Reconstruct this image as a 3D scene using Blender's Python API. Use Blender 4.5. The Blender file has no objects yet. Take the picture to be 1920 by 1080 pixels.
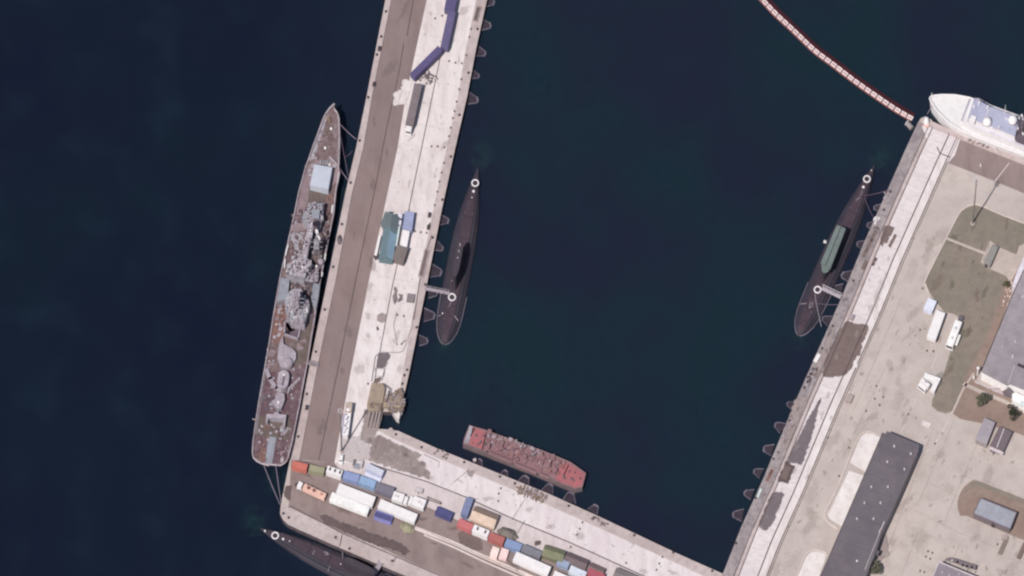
import bpy, math, random
from mathutils import Vector, Matrix
random.seed(7)
R = math.radians
scene = bpy.context.scene

# ------------------------------------------------------------------ camera, sky, sun, exposure
S = 0.217          # metres per photo pixel on the quay surface
D = 3000.0         # height of the viewpoint
T = 0.67           # tangent of the off-vertical viewing angle (seen from the south)
cam_data = bpy.data.cameras.new('camera')
cam = bpy.data.objects.new('camera', cam_data)
scene.collection.objects.link(cam)
cam.location = (0, -D * T, D)
cam_data.sensor_width = 36.0
cam_data.lens = 36.0 * D / (1920 * S)
cam_data.shift_y = D * T / (1920 * S)
cam_data.clip_start = 10.0
cam_data.clip_end = 20000.0
scene.camera = cam

SUN_EL, SUN_AZ = R(53.0), R(211.5)      # azimuth clockwise from the top of the picture
world = bpy.data.worlds.new("World"); scene.world = world
world.use_nodes = True
wn = world.node_tree
sky = wn.nodes.new('ShaderNodeTexSky')
sky.sky_type = 'NISHITA'; sky.sun_disc = False
sky.sun_elevation = SUN_EL; sky.sun_rotation = SUN_AZ
sky.dust_density = 2.0
wn.nodes['Background'].inputs['Strength'].default_value = 0.075
wn.links.new(sky.outputs['Color'], wn.nodes['Background'].inputs['Color'])
sun_d = bpy.data.lights.new('sun', 'SUN')
sun_d.energy = 4.4; sun_d.angle = R(0.5); sun_d.color = (1.0, 0.94, 0.88)
sun = bpy.data.objects.new('sun', sun_d); scene.collection.objects.link(sun)
sd = Vector((math.sin(SUN_AZ) * math.cos(SUN_EL), math.cos(SUN_AZ) * math.cos(SUN_EL), math.sin(SUN_EL)))
sun.rotation_euler = sd.to_track_quat('Z', 'Y').to_euler()
sun.location = sd * 800
vs = scene.view_settings
vs.view_transform = 'Standard'; vs.look = 'None'; vs.gamma = 1.0; vs.use_curve_mapping = False
vs.exposure = 0.14
scene.cycles.max_bounces = 5
scene.cycles.pixel_filter_type = 'BLACKMAN_HARRIS'
scene.cycles.filter_width = 2.3

# ------------------------------------------------------------------ helpers
def W(px, py, z=0.0):
    """point of the place at height z that the photograph shows at pixel (px, py)"""
    gx = (px - 960) * S; gy = (540 - py) * S; k = z / D
    return Vector((gx * (1 - k), gy + (-D * T - gy) * k, z))

def lin(c):
    c /= 255.0
    return c / 12.92 if c <= 0.04045 else ((c + 0.055) / 1.055) ** 2.4
KEXP = 1.38
def C(r, g, b, k=KEXP):
    return (min(lin(r) / k, .82), min(lin(g) / k, .82), min(lin(b) / k, .82), 1)

_m = {}; _z = [0]
def mat(name, c1, c2=None, c3=None, rough=0.85, sc=(0.06, 0.45, 2.6), metal=0.0, amt=1.0, spec=0.3, stretch=None, obj=False, bump=0.0, fine=0.25):
    """weathered paint, concrete, earth ...: noise at three sizes mixes the colours"""
    if name in _m: return _m[name]
    m = bpy.data.materials.new(name); m.use_nodes = True
    nt = m.node_tree; b = nt.nodes['Principled BSDF']
    b.inputs['Roughness'].default_value = rough
    b.inputs['Metallic'].default_value = metal
    b.inputs['Specular IOR Level'].default_value = spec
    _m[name] = m
    c2 = c2 or tuple(x * 0.8 for x in c1[:3]) + (1,)
    c3 = c3 or tuple(x * 0.7 for x in c1[:3]) + (1,)
    if obj:
        tc = nt.nodes.new('ShaderNodeTexCoord'); src = tc.outputs['Object']
    else:
        g = nt.nodes.new('ShaderNodeNewGeometry'); src = g.outputs['Position']
    if stretch:
        mp = nt.nodes.new('ShaderNodeMapping')
        mp.inputs['Rotation'].default_value = (0, 0, R(stretch[0]))
        mp.inputs['Scale'].default_value = (stretch[1], stretch[2], 1)
        nt.links.new(src, mp.inputs['Vector']); src = mp.outputs['Vector']
    def noise(scale, lo, hi, det=4, ro=0.6):
        n = nt.nodes.new('ShaderNodeTexNoise'); n.inputs['Scale'].default_value = scale
        n.inputs['Detail'].default_value = det; n.inputs['Roughness'].default_value = ro
        nt.links.new(src, n.inputs['Vector'])
        r = nt.nodes.new('ShaderNodeMapRange')
        r.inputs['From Min'].default_value = lo; r.inputs['From Max'].default_value = hi
        nt.links.new(n.outputs['Fac'], r.inputs['Value'])
        return r.outputs['Result'], n
    def mix(f, a, bcol, typ='MIX', k=1.0):
        x = nt.nodes.new('ShaderNodeMix'); x.data_type = 'RGBA'; x.blend_type = typ
        if k != 1.0:
            mm = nt.nodes.new('ShaderNodeMath'); mm.operation = 'MULTIPLY'; mm.inputs[1].default_value = k
            nt.links.new(f, mm.inputs[0]); f = mm.outputs[0]
        nt.links.new(f, x.inputs[0])
        for s_, i in ((a, 6), (bcol, 7)):
            if isinstance(s_, tuple): x.inputs[i].default_value = s_
            else: nt.links.new(s_, x.inputs[i])
        return x.outputs[2]
    f1, n1 = noise(sc[0], .38, .64, 5)
    f2, n2 = noise(sc[1], .45, .72, 6)
    f3, n3 = noise(sc[2], .35, .7, 3)
    col = mix(f1, c1, c2, k=amt)
    col = mix(f2, col, c3, k=0.75 * amt)
    dk = tuple(x * 0.62 for x in c1[:3]) + (1,)
    col = mix(f3, col, dk, k=fine * amt)
    nt.links.new(col, b.inputs['Base Color'])
    if bump:
        bp = nt.nodes.new('ShaderNodeBump'); bp.inputs['Strength'].default_value = bump; bp.inputs['Distance'].default_value = 0.3
        nt.links.new(n3.outputs['Fac'], bp.inputs['Height']); nt.links.new(bp.outputs['Normal'], b.inputs['Normal'])
    return m

class MB:
    """collects shapes and links them as ONE mesh object"""
    def __init__(self): self.v = []; self.f = []; self.mi = []; self.m = 0; self.flat = True
    def face(self, pts):
        n = len(self.v); self.v += [tuple(p) for p in pts]; self.f.append(tuple(range(n, n + len(pts)))); self.mi.append(self.m)
    def box(self, cx, cy, z0, sx, sy, sz, rz=0.0, tx=1.0, ty=1.0):
        n = len(self.v); c, s = math.cos(rz), math.sin(rz)
        for (z, ax, ay) in ((z0, 1, 1), (z0 + sz, tx, ty)):
            for (a, b) in ((-1, -1), (1, -1), (1, 1), (-1, 1)):
                x = a * sx / 2 * ax; y = b * sy / 2 * ay
                self.v.append((cx + x * c - y * s, cy + x * s + y * c, z))
        for q in ((3, 2, 1, 0), (4, 5, 6, 7), (0, 1, 5, 4), (1, 2, 6, 5), (2, 3, 7, 6), (3, 0, 4, 7)):
            self.f.append(tuple(n + i for i in q)); self.mi.append(self.m)
        return self
    def prism(self, top, z0, side=None, bot=None):
        """top: list of 3D points; sides drop to height z0 (or to the points in bot)"""
        n = len(self.v); k = len(top)
        bot = bot or [Vector((p[0], p[1], z0)) for p in top]
        a = sum(top[i][0] * top[(i + 1) % k][1] - top[(i + 1) % k][0] * top[i][1] for i in range(k))
        if a < 0: top = list(reversed(top)); bot = list(reversed(bot))
        self.v += [tuple(p) for p in top] + [tuple(p) for p in bot]
        self.f.append(tuple(range(n, n + k))); self.mi.append(self.m)
        for i in range(k):
            j = (i + 1) % k
            self.f.append((n + i, n + k + i, n + k + j, n + j)); self.mi.append(self.m if side is None else side)
        self.f.append(tuple(range(n + 2 * k - 1, n + k - 1, -1))); self.mi.append(self.m if side is None else side)
        return self
    def rings(self, rs, cap=True, closed=True):
        n = len(self.v); k = len(rs[0])
        for r in rs: self.v += [tuple(p) for p in r]
        for i in range(len(rs) - 1):
            for j in range(k if closed else k - 1):
                j2 = (j + 1) % k
                self.f.append((n + i * k + j, n + i * k + j2, n + (i + 1) * k + j2, n + (i + 1) * k + j)); self.mi.append(self.m)
        if cap:
            self.f.append(tuple(n + j for j in range(k - 1, -1, -1))); self.mi.append(self.m)
            self.f.append(tuple(n + (len(rs) - 1) * k + j for j in range(k))); self.mi.append(self.m)
        return self
    def tube(self, p0, p1, r0, r1=None, n=8):
        r1 = r0 if r1 is None else r1
        p0 = Vector(p0); p1 = Vector(p1); d = (p1 - p0).normalized()
        u = d.orthogonal().normalized(); w = d.cross(u)
        return self.rings([[p + (u * math.cos(a) + w * math.sin(a)) * r for a in [2 * math.pi * i / n for i in range(n)]] for p, r in ((p0, r0), (p1, r1))])
    def path(self, pts, r, n=6):
        for a, b in zip(pts[:-1], pts[1:]): self.tube(a, b, r, r, n)
        return self
    def cyl(self, cx, cy, z0, h, r, r1=None, n=16, sx=1.0, rz=0.0):
        r1 = r if r1 is None else r1; c, s = math.cos(rz), math.sin(rz)
        def ring(rr, z):
            o = []
            for i in range(n):
                a = 2 * math.pi * i / n; x = rr * sx * math.cos(a); y = rr * math.sin(a)
                o.append((cx + x * c - y * s, cy + x * s + y * c, z))
            return o
        return self.rings([ring(r, z0), ring(r1, z0 + h)])
    def dome(self, cx, cy, z0, r, h, n=16, m=5, sx=1.0, rz=0.0):
        c, s = math.cos(rz), math.sin(rz); rs = []
        for k in range(m + 1):
            t = math.pi / 2 * k / m * 0.97
            rr = r * math.cos(t); z = z0 + h * math.sin(t)
            rs.append([(cx + rr * sx * math.cos(a) * c - rr * math.sin(a) * s, cy + rr * sx * math.cos(a) * s + rr * math.sin(a) * c, z) for a in [2 * math.pi * i / n for i in range(n)]])
        return self.rings(rs)
    def torus(self, cx, cy, cz, RR, r, n=24, m=6):
        k0 = len(self.v)
        for i in range(n):
            a = 2 * math.pi * i / n
            for j in range(m):
                b = 2 * math.pi * j / m; q = RR + r * math.cos(b)
                self.v.append((cx + q * math.cos(a), cy + q * math.sin(a), cz + r * math.sin(b) * 0.5))
        for i in range(n):
            for j in range(m):
                self.f.append((k0 + i * m + j, k0 + ((i + 1) % n) * m + j, k0 + ((i + 1) % n) * m + (j + 1) % m, k0 + i * m + (j + 1) % m)); self.mi.append(self.m)
        return self
    def gable(self, L, Wd, z0, ze, zr, ov=0.0):
        """pitched roof along X in local coordinates, with closed gables"""
        x = L / 2 + ov; y = Wd / 2 + ov
        P = [(-x, -y, ze), (x, -y, ze), (x, 0, zr), (-x, 0, zr), (x, y, ze), (-x, y, ze)]
        self.face([P[0], P[1], P[2], P[3]]); self.face([P[3], P[2], P[4], P[5]])
        self.face([P[0], P[3], P[5]]); self.face([P[1], P[4], P[2]]); self.face([P[0], P[5], P[4], P[1]])
        return self
    def build(self, name, mats, parent=None, local=True, smooth=False):
        me = bpy.data.meshes.new(name)
        vv = self.v
        if parent is not None and not local:
            inv = world_matrix(parent).inverted(); vv = [tuple(inv @ Vector(p)) for p in vv]
        me.from_pydata(vv, [], self.f)
        mats = mats if isinstance(mats, (list, tuple)) else [mats]
        for m in mats: me.materials.append(m)
        me.polygons.foreach_set('material_index', self.mi)
        if smooth: me.polygons.foreach_set('use_smooth', [True] * len(self.f))
        me.update()
        o = bpy.data.objects.new(name, me); scene.collection.objects.link(o)
        if parent is not None: o.parent = parent
        return o

class PB:
    """like MB, but every shape becomes a mesh object (a part) of its own"""
    def __init__(self): self.l = []
    def _add(self, k, *a, **kw): m = MB(); getattr(m, k)(*a, **kw); self.l.append(m); return self
    def box(self, *a, **k): return self._add('box', *a, **k)
    def cyl(self, *a, **k): return self._add('cyl', *a, **k)
    def tube(self, *a, **k): return self._add('tube', *a, **k)
    def dome(self, *a, **k): return self._add('dome', *a, **k)
    def build(self, name, m, parent=None, local=True): return [x.build(name, m, parent, local) for x in self.l][-1]

def world_matrix(o):
    m = o.matrix_basis.copy()
    while o.parent: o = o.parent; m = o.matrix_basis @ m
    return m

def tag(o, label=None, cat=None, group=None, kind=None):
    if label: o['label'] = label
    if cat: o['category'] = cat
    if group: o['group'] = group
    if kind: o['kind'] = kind
    return o
def thing(name, label, cat, loc=(0, 0, 0), rz=0.0, group=None):
    o = bpy.data.objects.new(name, None); scene.collection.objects.link(o)
    o.location = loc; o.rotation_euler = (0, 0, rz); o.empty_display_size = 0.5
    return tag(o, label, cat, group)
def copy_tree(o, parent=None):
    c = o.copy(); scene.collection.objects.link(c)
    if parent is not None: c.parent = parent
    for ch in list(o.children): copy_tree(ch, c)
    return c

def sheet(name, pts, z, m, kind='structure', label=None):
    _z[0] += 1                                                   # every sheet lies a few millimetres above the one before
    b = MB(); b.face([W(x, y) + Vector((0, 0, .02 + .004 * _z[0])) for x, y in reversed(pts)])
    me = b.build(name, m); tag(me, label, kind=kind)
    if me.data.polygons[0].normal.z < 0:
        me.data.flip_normals()
    return me
def fading(m, top=.94, lo=.78):
    """copy of a ground material for stains and worn patches: it thins out raggedly towards its rim"""
    n = m.name + '_stain%d' % (top * 100)
    if n in _m: return _m[n]
    m = m.copy(); m.name = n; _m[n] = m; nt = m.node_tree; b = nt.nodes['Principled BSDF']; out = next(x for x in nt.nodes if x.type == 'OUTPUT_MATERIAL')
    at_ = nt.nodes.new('ShaderNodeAttribute'); at_.attribute_name = 'rim'
    g = nt.nodes.new('ShaderNodeNewGeometry'); ns = nt.nodes.new('ShaderNodeTexNoise'); ns.inputs['Scale'].default_value = .55; ns.inputs['Detail'].default_value = 6
    nt.links.new(g.outputs['Position'], ns.inputs['Vector'])
    ad = nt.nodes.new('ShaderNodeMath'); ad.operation = 'MULTIPLY_ADD'; ad.inputs[1].default_value = 1.5
    nt.links.new(ns.outputs['Fac'], ad.inputs[0]); nt.links.new(at_.outputs['Fac'], ad.inputs[2])
    mr = nt.nodes.new('ShaderNodeMapRange'); mr.inputs['From Min'].default_value = lo; mr.inputs['From Max'].default_value = lo + .67; mr.inputs['To Max'].default_value = top; mr.interpolation_type = 'SMOOTHSTEP'
    nt.links.new(ad.outputs[0], mr.inputs['Value'])
    tr = nt.nodes.new('ShaderNodeBsdfTransparent'); mx = nt.nodes.new('ShaderNodeMixShader')
    nt.links.new(mr.outputs['Result'], mx.inputs[0]); nt.links.new(tr.outputs[0], mx.inputs[1]); nt.links.new(b.outputs[0], mx.inputs[2]); nt.links.new(mx.outputs[0], out.inputs['Surface'])
    return m
def stain(pts, m, rim=1.1, name='stain', into=None, P=None, top=.94):
    if into is None: _z[0] += 1
    z = .02 + .004 * _z[0]
    P = P or [W(x, y) for x, y in pts]
    if sum(P[i].x * P[(i + 1) % len(P)].y - P[(i + 1) % len(P)].x * P[i].y for i in range(len(P))) < 0: P.reverse()
    Q = []
    for a, c in zip(P, P[1:] + P[:1]):
        n = max(1, int((c - a).length / .9))
        for i in range(n): q = a.lerp(c, i / n); Q.append(Vector((q.x + random.gauss(0, .16), q.y + random.gauss(0, .16), z)))
    k = len(Q); I = []
    for i in range(k):
        d = Q[(i + 2) % k] - Q[(i - 2) % k]; d = Vector((-d.y, d.x, 0)).normalized(); far = min([(Q[i] - Q[j]).length for j in range(k) if (Q[j] - Q[i]).dot(d) > .35 * (Q[i] - Q[j]).length > 0] or [9]); I.append(Q[i] + d * min(rim, .38 * far))
    if into is not None: cc = sum(Q, Vector()) / k; I = [cc + (q - cc) * .3 for q in Q]
    O = [q - (i_ - q) * (.6 if into is None else .05) for q, i_ in zip(Q, I)]
    b = into or MB(); n0 = len(b.v); b.v += [tuple(q) for q in O + I]
    for i in range(k): j = (i + 1) % k; b.f.append((n0 + i, n0 + j, n0 + k + j, n0 + k + i)); b.mi.append(0)
    b.f.append(tuple(range(n0 + k, n0 + 2 * k))); b.mi.append(0)
    if into is not None: b.rim += [0.0] * k + [1.0] * k; return
    o = b.build(name, fading(m, top)); at_ = o.data.attributes.new('rim', 'FLOAT', 'POINT')
    at_.data.foreach_set('value', [0.0] * k + [1.0] * k)
    return tag(o, kind='structure')
def stain_field(poly, n, r0, r1, m, el=1.0, rz=0.0, top=.3):
    """many faint dirt patches scattered over one surface, in one sheet"""
    _z[0] += 1; b = MB(); b.rim = []; placed = []
    for (x, y) in scatter(poly, n * 2):
        c = W(x, y); r = random.uniform(r0, r1)
        if any((c - q).length < (r + rq) * 1.75 * max(el, 1) for q, rq in placed): continue        # patches of one sheet never overlap
        placed.append((c, r)); a0 = random.uniform(0, 6.28); e = random.uniform(.5, 1) ; a1 = R(rz) + random.gauss(0, .25); P = []
        for i in range(12):
            a = 2 * math.pi * i / 12; q = r * (1 + .3 * math.sin(2 * a + a0) + .18 * math.sin(5 * a - a0)); px, py = q * el * math.cos(a), q * e * math.sin(a)
            P.append(Vector((c.x + px * math.cos(a1) - py * math.sin(a1), c.y + px * math.sin(a1) + py * math.cos(a1), 0)))
        stain(None, m, r * .55, 'stain', b, P)
    o = b.build('stain', fading(m, top, .9)); at_ = o.data.attributes.new('rim', 'FLOAT', 'POINT'); at_.data.foreach_set('value', b.rim)
    return tag(o, kind='structure')
def strip_pts(pts, w, z):
    """left and right outlines of a band of width w (m) along pixel points"""
    P = [W(x, y) for x, y in pts]; L = []; Rr = []; zz = .023 + .004 * _z[0] + (z if z > .1 else 0)
    for i, p in enumerate(P):
        d = (P[min(i + 1, len(P) - 1)] - P[max(i - 1, 0)]); d = Vector((d.x, d.y, 0)).normalized(); n = Vector((-d.y, d.x, 0))
        L.append(p + n * w / 2 + Vector((0, 0, zz))); Rr.append(p - n * w / 2 + Vector((0, 0, zz)))
    return L, Rr
def stripe(b, pts, w, z):
    L, Rr = strip_pts(pts, w, z)
    for i in range(len(L) - 1): b.face([Rr[i], Rr[i + 1], L[i + 1], L[i]])
    return b
def curve_pts(pts, n=6):
    """Catmull-Rom through pixel points"""
    o = []
    for i in range(len(pts) - 1):
        p0 = pts[max(i - 1, 0)]; p1 = pts[i]; p2 = pts[i + 1]; p3 = pts[min(i + 2, len(pts) - 1)]
        for k in range(n):
            t = k / n
            o.append(tuple(0.5 * (2 * p1[q] + (p2[q] - p0[q]) * t + (2 * p0[q] - 5 * p1[q] + 4 * p2[q] - p3[q]) * t * t + (3 * p1[q] - p0[q] - 3 * p2[q] + p3[q]) * t ** 3) for q in (0, 1)))
    o.append(tuple(pts[-1])); return o
def along(pts, step):
    """points every `step` pixels along a pixel polyline, with the direction"""
    o = []; d = 0.0
    for (a, b) in zip(pts[:-1], pts[1:]):
        L = math.hypot(b[0] - a[0], b[1] - a[1]); t = (step - d) if o else 0.0
        while t <= L:
            o.append((a[0] + (b[0] - a[0]) * t / L, a[1] + (b[1] - a[1]) * t / L, math.atan2(-(b[1] - a[1]), b[0] - a[0]))); t += step
        d = L - (t - step)
    return o
def inside(p, poly):
    x, y = p; r = False; n = len(poly)
    for i in range(n):
        (x1, y1), (x2, y2) = poly[i], poly[(i + 1) % n]
        if (y1 > y) != (y2 > y) and x < (x2 - x1) * (y - y1) / (y2 - y1) + x1: r = not r
    return r
def scatter(poly, n):
    xs = [p[0] for p in poly]; ys = [p[1] for p in poly]; o = []
    for _ in range(n * 30):
        if len(o) >= n: break
        p = (random.uniform(min(xs), max(xs)), random.uniform(min(ys), max(ys)))
        if inside(p, poly): o.append(p)
    return o
def ori(p0, p1, h):
    """centre, heading and length of a thing whose roof line at height h runs p0 -> p1 in the photo"""
    a = W(*p0, h); b = W(*p1, h); d = b - a
    return Vector(((a.x + b.x) / 2, (a.y + b.y) / 2, 0)), math.atan2(d.y, d.x), Vector((d.x, d.y, 0)).length
# ------------------------------------------------------------------ materials of the setting
M = {}
M['concrete'] = mat('pale_concrete', C(236, 228, 229), C(224, 213, 213), C(200, 187, 186), sc=(.05, .35, 1.6), fine=.16, stretch=(11.8, 1, .35))
M['concrete_b'] = mat('pale_concrete_streaked', C(234, 226, 228), C(222, 210, 214), C(205, 192, 194), sc=(.06, .4, 1.8), fine=.16, stretch=(-23, 1, .3))
M['strip'] = mat('quay_edge_concrete', C(206, 191, 191), C(190, 174, 173), C(165, 152, 152), sc=(.06, .4, 1.4), fine=.3)
M['strip_grey'] = mat('quay_edge_grey', C(176, 166, 168), C(156, 146, 149), C(116, 106, 112), sc=(.1, .4, 1.5), fine=.4)
M['road'] = mat('dusty_asphalt', C(150, 131, 128), C(137, 121, 122), C(128, 111, 110), sc=(.03, .18, 1.2), fine=.15, stretch=(11.8, 1, .4))
M['road_b'] = mat('dusty_asphalt_worn', C(156, 140, 138), C(140, 123, 121), C(124, 108, 107), sc=(.035, .2, 1.2), fine=.18, stretch=(-23, 1, .4))
M['yard'] = mat('yard_concrete', C(203, 191, 186), C(192, 181, 177), C(178, 165, 161), sc=(.025, .16, 1.1), fine=.22)
M['band'] = mat('quay_band_concrete', C(233, 224, 226), C(220, 210, 213), C(205, 193, 196), sc=(.08, .4, 1.5), fine=.16, stretch=(68, 1, 2.2))
M['kerb'] = mat('kerb_stone', C(236, 222, 218), C(222, 205, 200), fine=.2)
M['line'] = mat('rail_groove', C(96, 82, 86), C(78, 66, 72), C(112, 96, 98))
M['faint'] = mat('slab_joint', C(186, 172, 168), C(174, 160, 157))
M['joint_lt'] = mat('pale_slab_joint', C(216, 204, 205), C(206, 192, 193))
M['stain'] = mat('brown_stain', C(134, 117, 113), C(120, 105, 103), C(112, 96, 95), sc=(.1, .5, 1.6))
M['stain_shade_dk'] = mat('dark_stain_shade', C(112, 96, 97), C(98, 83, 86), C(120, 105, 102), sc=(.1, .5, 1.6))
M['stain_lt'] = mat('grey_wet_patch', C(176, 162, 160), C(160, 147, 146), C(150, 137, 136), sc=(.12, .5, 1.6))
M['patch'] = mat('asphalt_patch', C(126, 116, 121), C(114, 104, 110), C(134, 122, 125), sc=(.1, .6, 1.8))
M['patchy'] = mat('patchy_brown_wear', C(150, 135, 133), C(186, 172, 170), C(128, 113, 112), sc=(.12, .5, 1.5), fine=.4)
M['stain_pale'] = mat('pale_grey_wear', C(212, 202, 204), C(198, 187, 188), C(186, 174, 174), sc=(.12, .5, 1.5), fine=.3)
M['low_quay'] = mat('greyish_quay_slabs', C(220, 208, 210), C(208, 196, 197), C(190, 177, 177), sc=(.06, .35, 1.6), fine=.22, stretch=(-23, 1, .4))
M['grass'] = mat('dry_grass', C(148, 137, 127), C(136, 129, 117), C(124, 114, 106), sc=(.05, .28, 1.4), fine=.45)
M['soil'] = mat('bare_soil', C(158, 138, 128), C(146, 124, 117), C(136, 120, 108), sc=(.08, .4, 1.6), fine=.3)
M['white_pad'] = mat('white_forecourt', C(240, 234, 234), C(226, 218, 216), C(208, 198, 196), sc=(.08, .3, 1.2), fine=.12)
M['path'] = mat('garden_path', C(206, 193, 186), C(192, 178, 171))
M['wall_quay'] = mat('quay_wall', C(112, 100, 106), C(88, 78, 84), C(70, 62, 70), sc=(.1, .4, 1.2))
M['mark'] = mat('worn_white_paint', C(236, 228, 226), C(215, 204, 200))

# water: dark, slightly see-through, broken by small waves
WL = -2.2
def water_mat():
    m = bpy.data.materials.new('harbour_water'); m.use_nodes = True; nt = m.node_tree
    b = nt.nodes['Principled BSDF']; out = nt.nodes['Material Output']
    b.inputs['Roughness'].default_value = .22; b.inputs['IOR'].default_value = 1.33
    g = nt.nodes.new('ShaderNodeNewGeometry')
    def noise(s, lo, hi, d=3, st=None):
        src = g.outputs['Position']
        if st:
            mp = nt.nodes.new('ShaderNodeMapping'); mp.inputs['Rotation'].default_value = (0, 0, R(st[0])); mp.inputs['Scale'].default_value = (st[1], st[2], 1)
            nt.links.new(src, mp.inputs['Vector']); src = mp.outputs['Vector']
        n = nt.nodes.new('ShaderNodeTexNoise'); n.inputs['Scale'].default_value = s; n.inputs['Detail'].default_value = d
        nt.links.new(src, n.inputs['Vector'])
        r = nt.nodes.new('ShaderNodeMapRange'); r.inputs['From Min'].default_value = lo; r.inputs['From Max'].default_value = hi
        nt.links.new(n.outputs['Fac'], r.inputs['Value']); return r.outputs['Result'], n
    def mix(f, a, c):
        x = nt.nodes.new('ShaderNodeMix'); x.data_type = 'RGBA'
        if isinstance(f, float): x.inputs[0].default_value = f
        else: nt.links.new(f, x.inputs[0])
        for s_, i in ((a, 6), (c, 7)):
            if isinstance(s_, tuple): x.inputs[i].default_value = s_
            else: nt.links.new(s_, x.inputs[i])
        return x.outputs[2]
    # the open sea to the west is bluer than the murkier water inside the basin
    sx = nt.nodes.new('ShaderNodeSeparateXYZ'); nt.links.new(g.outputs['Position'], sx.inputs[0])
    rx = nt.nodes.new('ShaderNodeMapRange'); rx.inputs['From Min'].default_value = -110; rx.inputs['From Max'].default_value = -20
    nt.links.new(sx.outputs['X'], rx.inputs['Value'])
    k = 1.12
    sea = mix(noise(.012, .4, .62)[0], C(19, 25, 44, k), C(19, 29, 44, k))
    k = 1.3
    bas = mix(noise(.016, .4, .62)[0], C(32, 38, 56, k), C(27, 45, 56, k))
    col = mix(rx.outputs['Result'], sea, bas)
    col = mix(noise(.06, .5, 1.1, 5)[0], col, C(30, 44, 60, k))
    col = mix(noise(.5, .55, 1.15, 5, (20, 1, .4))[0], col, C(18, 24, 40, k))
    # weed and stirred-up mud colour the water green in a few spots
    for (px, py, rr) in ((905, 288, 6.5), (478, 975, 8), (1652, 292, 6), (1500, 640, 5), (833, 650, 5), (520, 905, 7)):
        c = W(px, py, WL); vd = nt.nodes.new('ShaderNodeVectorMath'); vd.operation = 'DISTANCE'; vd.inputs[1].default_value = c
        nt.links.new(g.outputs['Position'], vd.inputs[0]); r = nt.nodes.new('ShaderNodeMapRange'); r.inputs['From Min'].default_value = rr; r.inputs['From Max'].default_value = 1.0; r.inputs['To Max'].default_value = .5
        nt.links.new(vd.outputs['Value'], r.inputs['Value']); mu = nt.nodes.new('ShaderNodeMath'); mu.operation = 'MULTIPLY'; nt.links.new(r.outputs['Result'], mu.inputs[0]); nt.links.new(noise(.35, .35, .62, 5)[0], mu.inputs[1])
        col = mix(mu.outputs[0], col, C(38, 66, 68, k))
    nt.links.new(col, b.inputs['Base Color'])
    n1 = noise(.7, 0, 1, 5, (25, 1, .45))[1]
    bp = nt.nodes.new('ShaderNodeBump'); bp.inputs['Strength'].default_value = .55; bp.inputs['Distance'].default_value = .3
    nt.links.new(n1.outputs['Fac'], bp.inputs['Height']); nt.links.new(bp.outputs['Normal'], b.inputs['Normal'])
    tr = nt.nodes.new('ShaderNodeBsdfTransparent'); tr.inputs['Color'].default_value = (.5, .8, .75, 1)
    ms = nt.nodes.new('ShaderNodeMixShader'); ms.inputs[0].default_value = .2
    nt.links.new(b.outputs[0], ms.inputs[1]); nt.links.new(tr.outputs[0], ms.inputs[2]); nt.links.new(ms.outputs[0], out.inputs['Surface'])
    return m
WL = -2.2
w = MB(); w.face([(-5000, -5000, WL), (5000, -5000, WL), (5000, 5000, WL), (-5000, 5000, WL)])
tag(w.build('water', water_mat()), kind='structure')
w = MB(); w.face([(-5000, -5000, -10), (5000, -5000, -10), (5000, 5000, -10), (-5000, 5000, -10)])
tag(w.build('seabed', mat('seabed_mud', (.012, .018, .022, 1), (.02, .028, .03, 1), sc=(.02, .1, .5))), kind='structure')

# ------------------------------------------------------------------ ground with its quay walls
PW = [(800, -400), (722.5, 0), (687.5, 180), (667, 280), (648, 360), (615, 520), (577.5, 700), (543, 865), (527, 943)]   # pier, west edge
PE = [(997, -400), (913, 0), (893, 90), (876, 180), (853, 280), (829, 390), (803, 520), (767, 700), (759, 735)]          # pier, east edge
NB = [(725, 805), (747, 808), (820, 841), (1027, 925), (1120, 967), (1275, 1040), (1356, 1076)]                          # inner basin, south side
RE = [(1356, 1076), (1390, 988), (1430, 900), (1497, 740), (1577, 560), (1618, 460), (1698, 280), (1726, 222)]           # inner basin, east side
outline = PE + [(755, 762), (750, 776), (733, 772), (718, 772), (710, 804)] + NB + RE[1:] + [(1735, 218), (1745, 223), (1749, 228), (1798, 249), (1920, 299), (2500, 537),
    (2700, 2000), (2200, 2000), (1500, 1389), (770, 1084), (713, 1060), (637, 1027), (560, 993), (541, 984), (531, 975), (525, 963)] + list(reversed(PW))
w = MB(); w.prism([W(x, y) for x, y in outline], -11, side=1)
tag(w.build('ground', [M['yard'], M['wall_quay']]), kind='structure')

def between(A, B): return A + list(reversed(B))
# --- pier
P_in = [(812, -400), (734, 0), (698, 180), (681, 280), (661, 360), (631, 520), (593, 700), (562, 862)]
P_rd = [(884, -400), (800, 0), (761, 180), (745, 280), (727, 360), (693, 520), (657, 700), (627, 868)]
P_st = [(975, -400), (893, 0), (872, 100), (859, 180), (837, 280), (817, 370), (787, 520), (755, 700), (750, 730)]
sheet('pier_pavement', between(P_rd, P_st + [(748, 742), (716, 766), (712, 772), (704, 804), (735, 822), (700, 895)]), .01, M['concrete'])
sheet('quay_strip', between(PW[:-1], P_in), .012, M['strip'])
sheet('pier_road', between(P_in, P_rd), .014, M['road'])
sheet('quay_strip', between(P_st, PE[:-1]), .012, M['strip'])
b = MB()
stripe(b, P_in, .22, .05)
for seg in ([(788, -60), (775, 0), (763, 68)], [(757, 82), (749, 130), (725, 240), (702, 360), (668, 520), (632, 700), (598, 862)],
            [(830, 85), (827, 100), (790, 280), (773, 360), (766, 397)], [(746, 490), (735, 540), (712, 662), (704, 668), (697, 716)],
            [(711, 662), (706, 690), (702, 716)], [(722, 690), (716, 714)]):
    stripe(b, seg, .36, .05)
stripe(b, [(810, 441), (800, 470), (789, 512), (776, 600)], .35, .05)
tag(b.build('rail_groove', M['line']), kind='structure')
b = MB()
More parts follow.
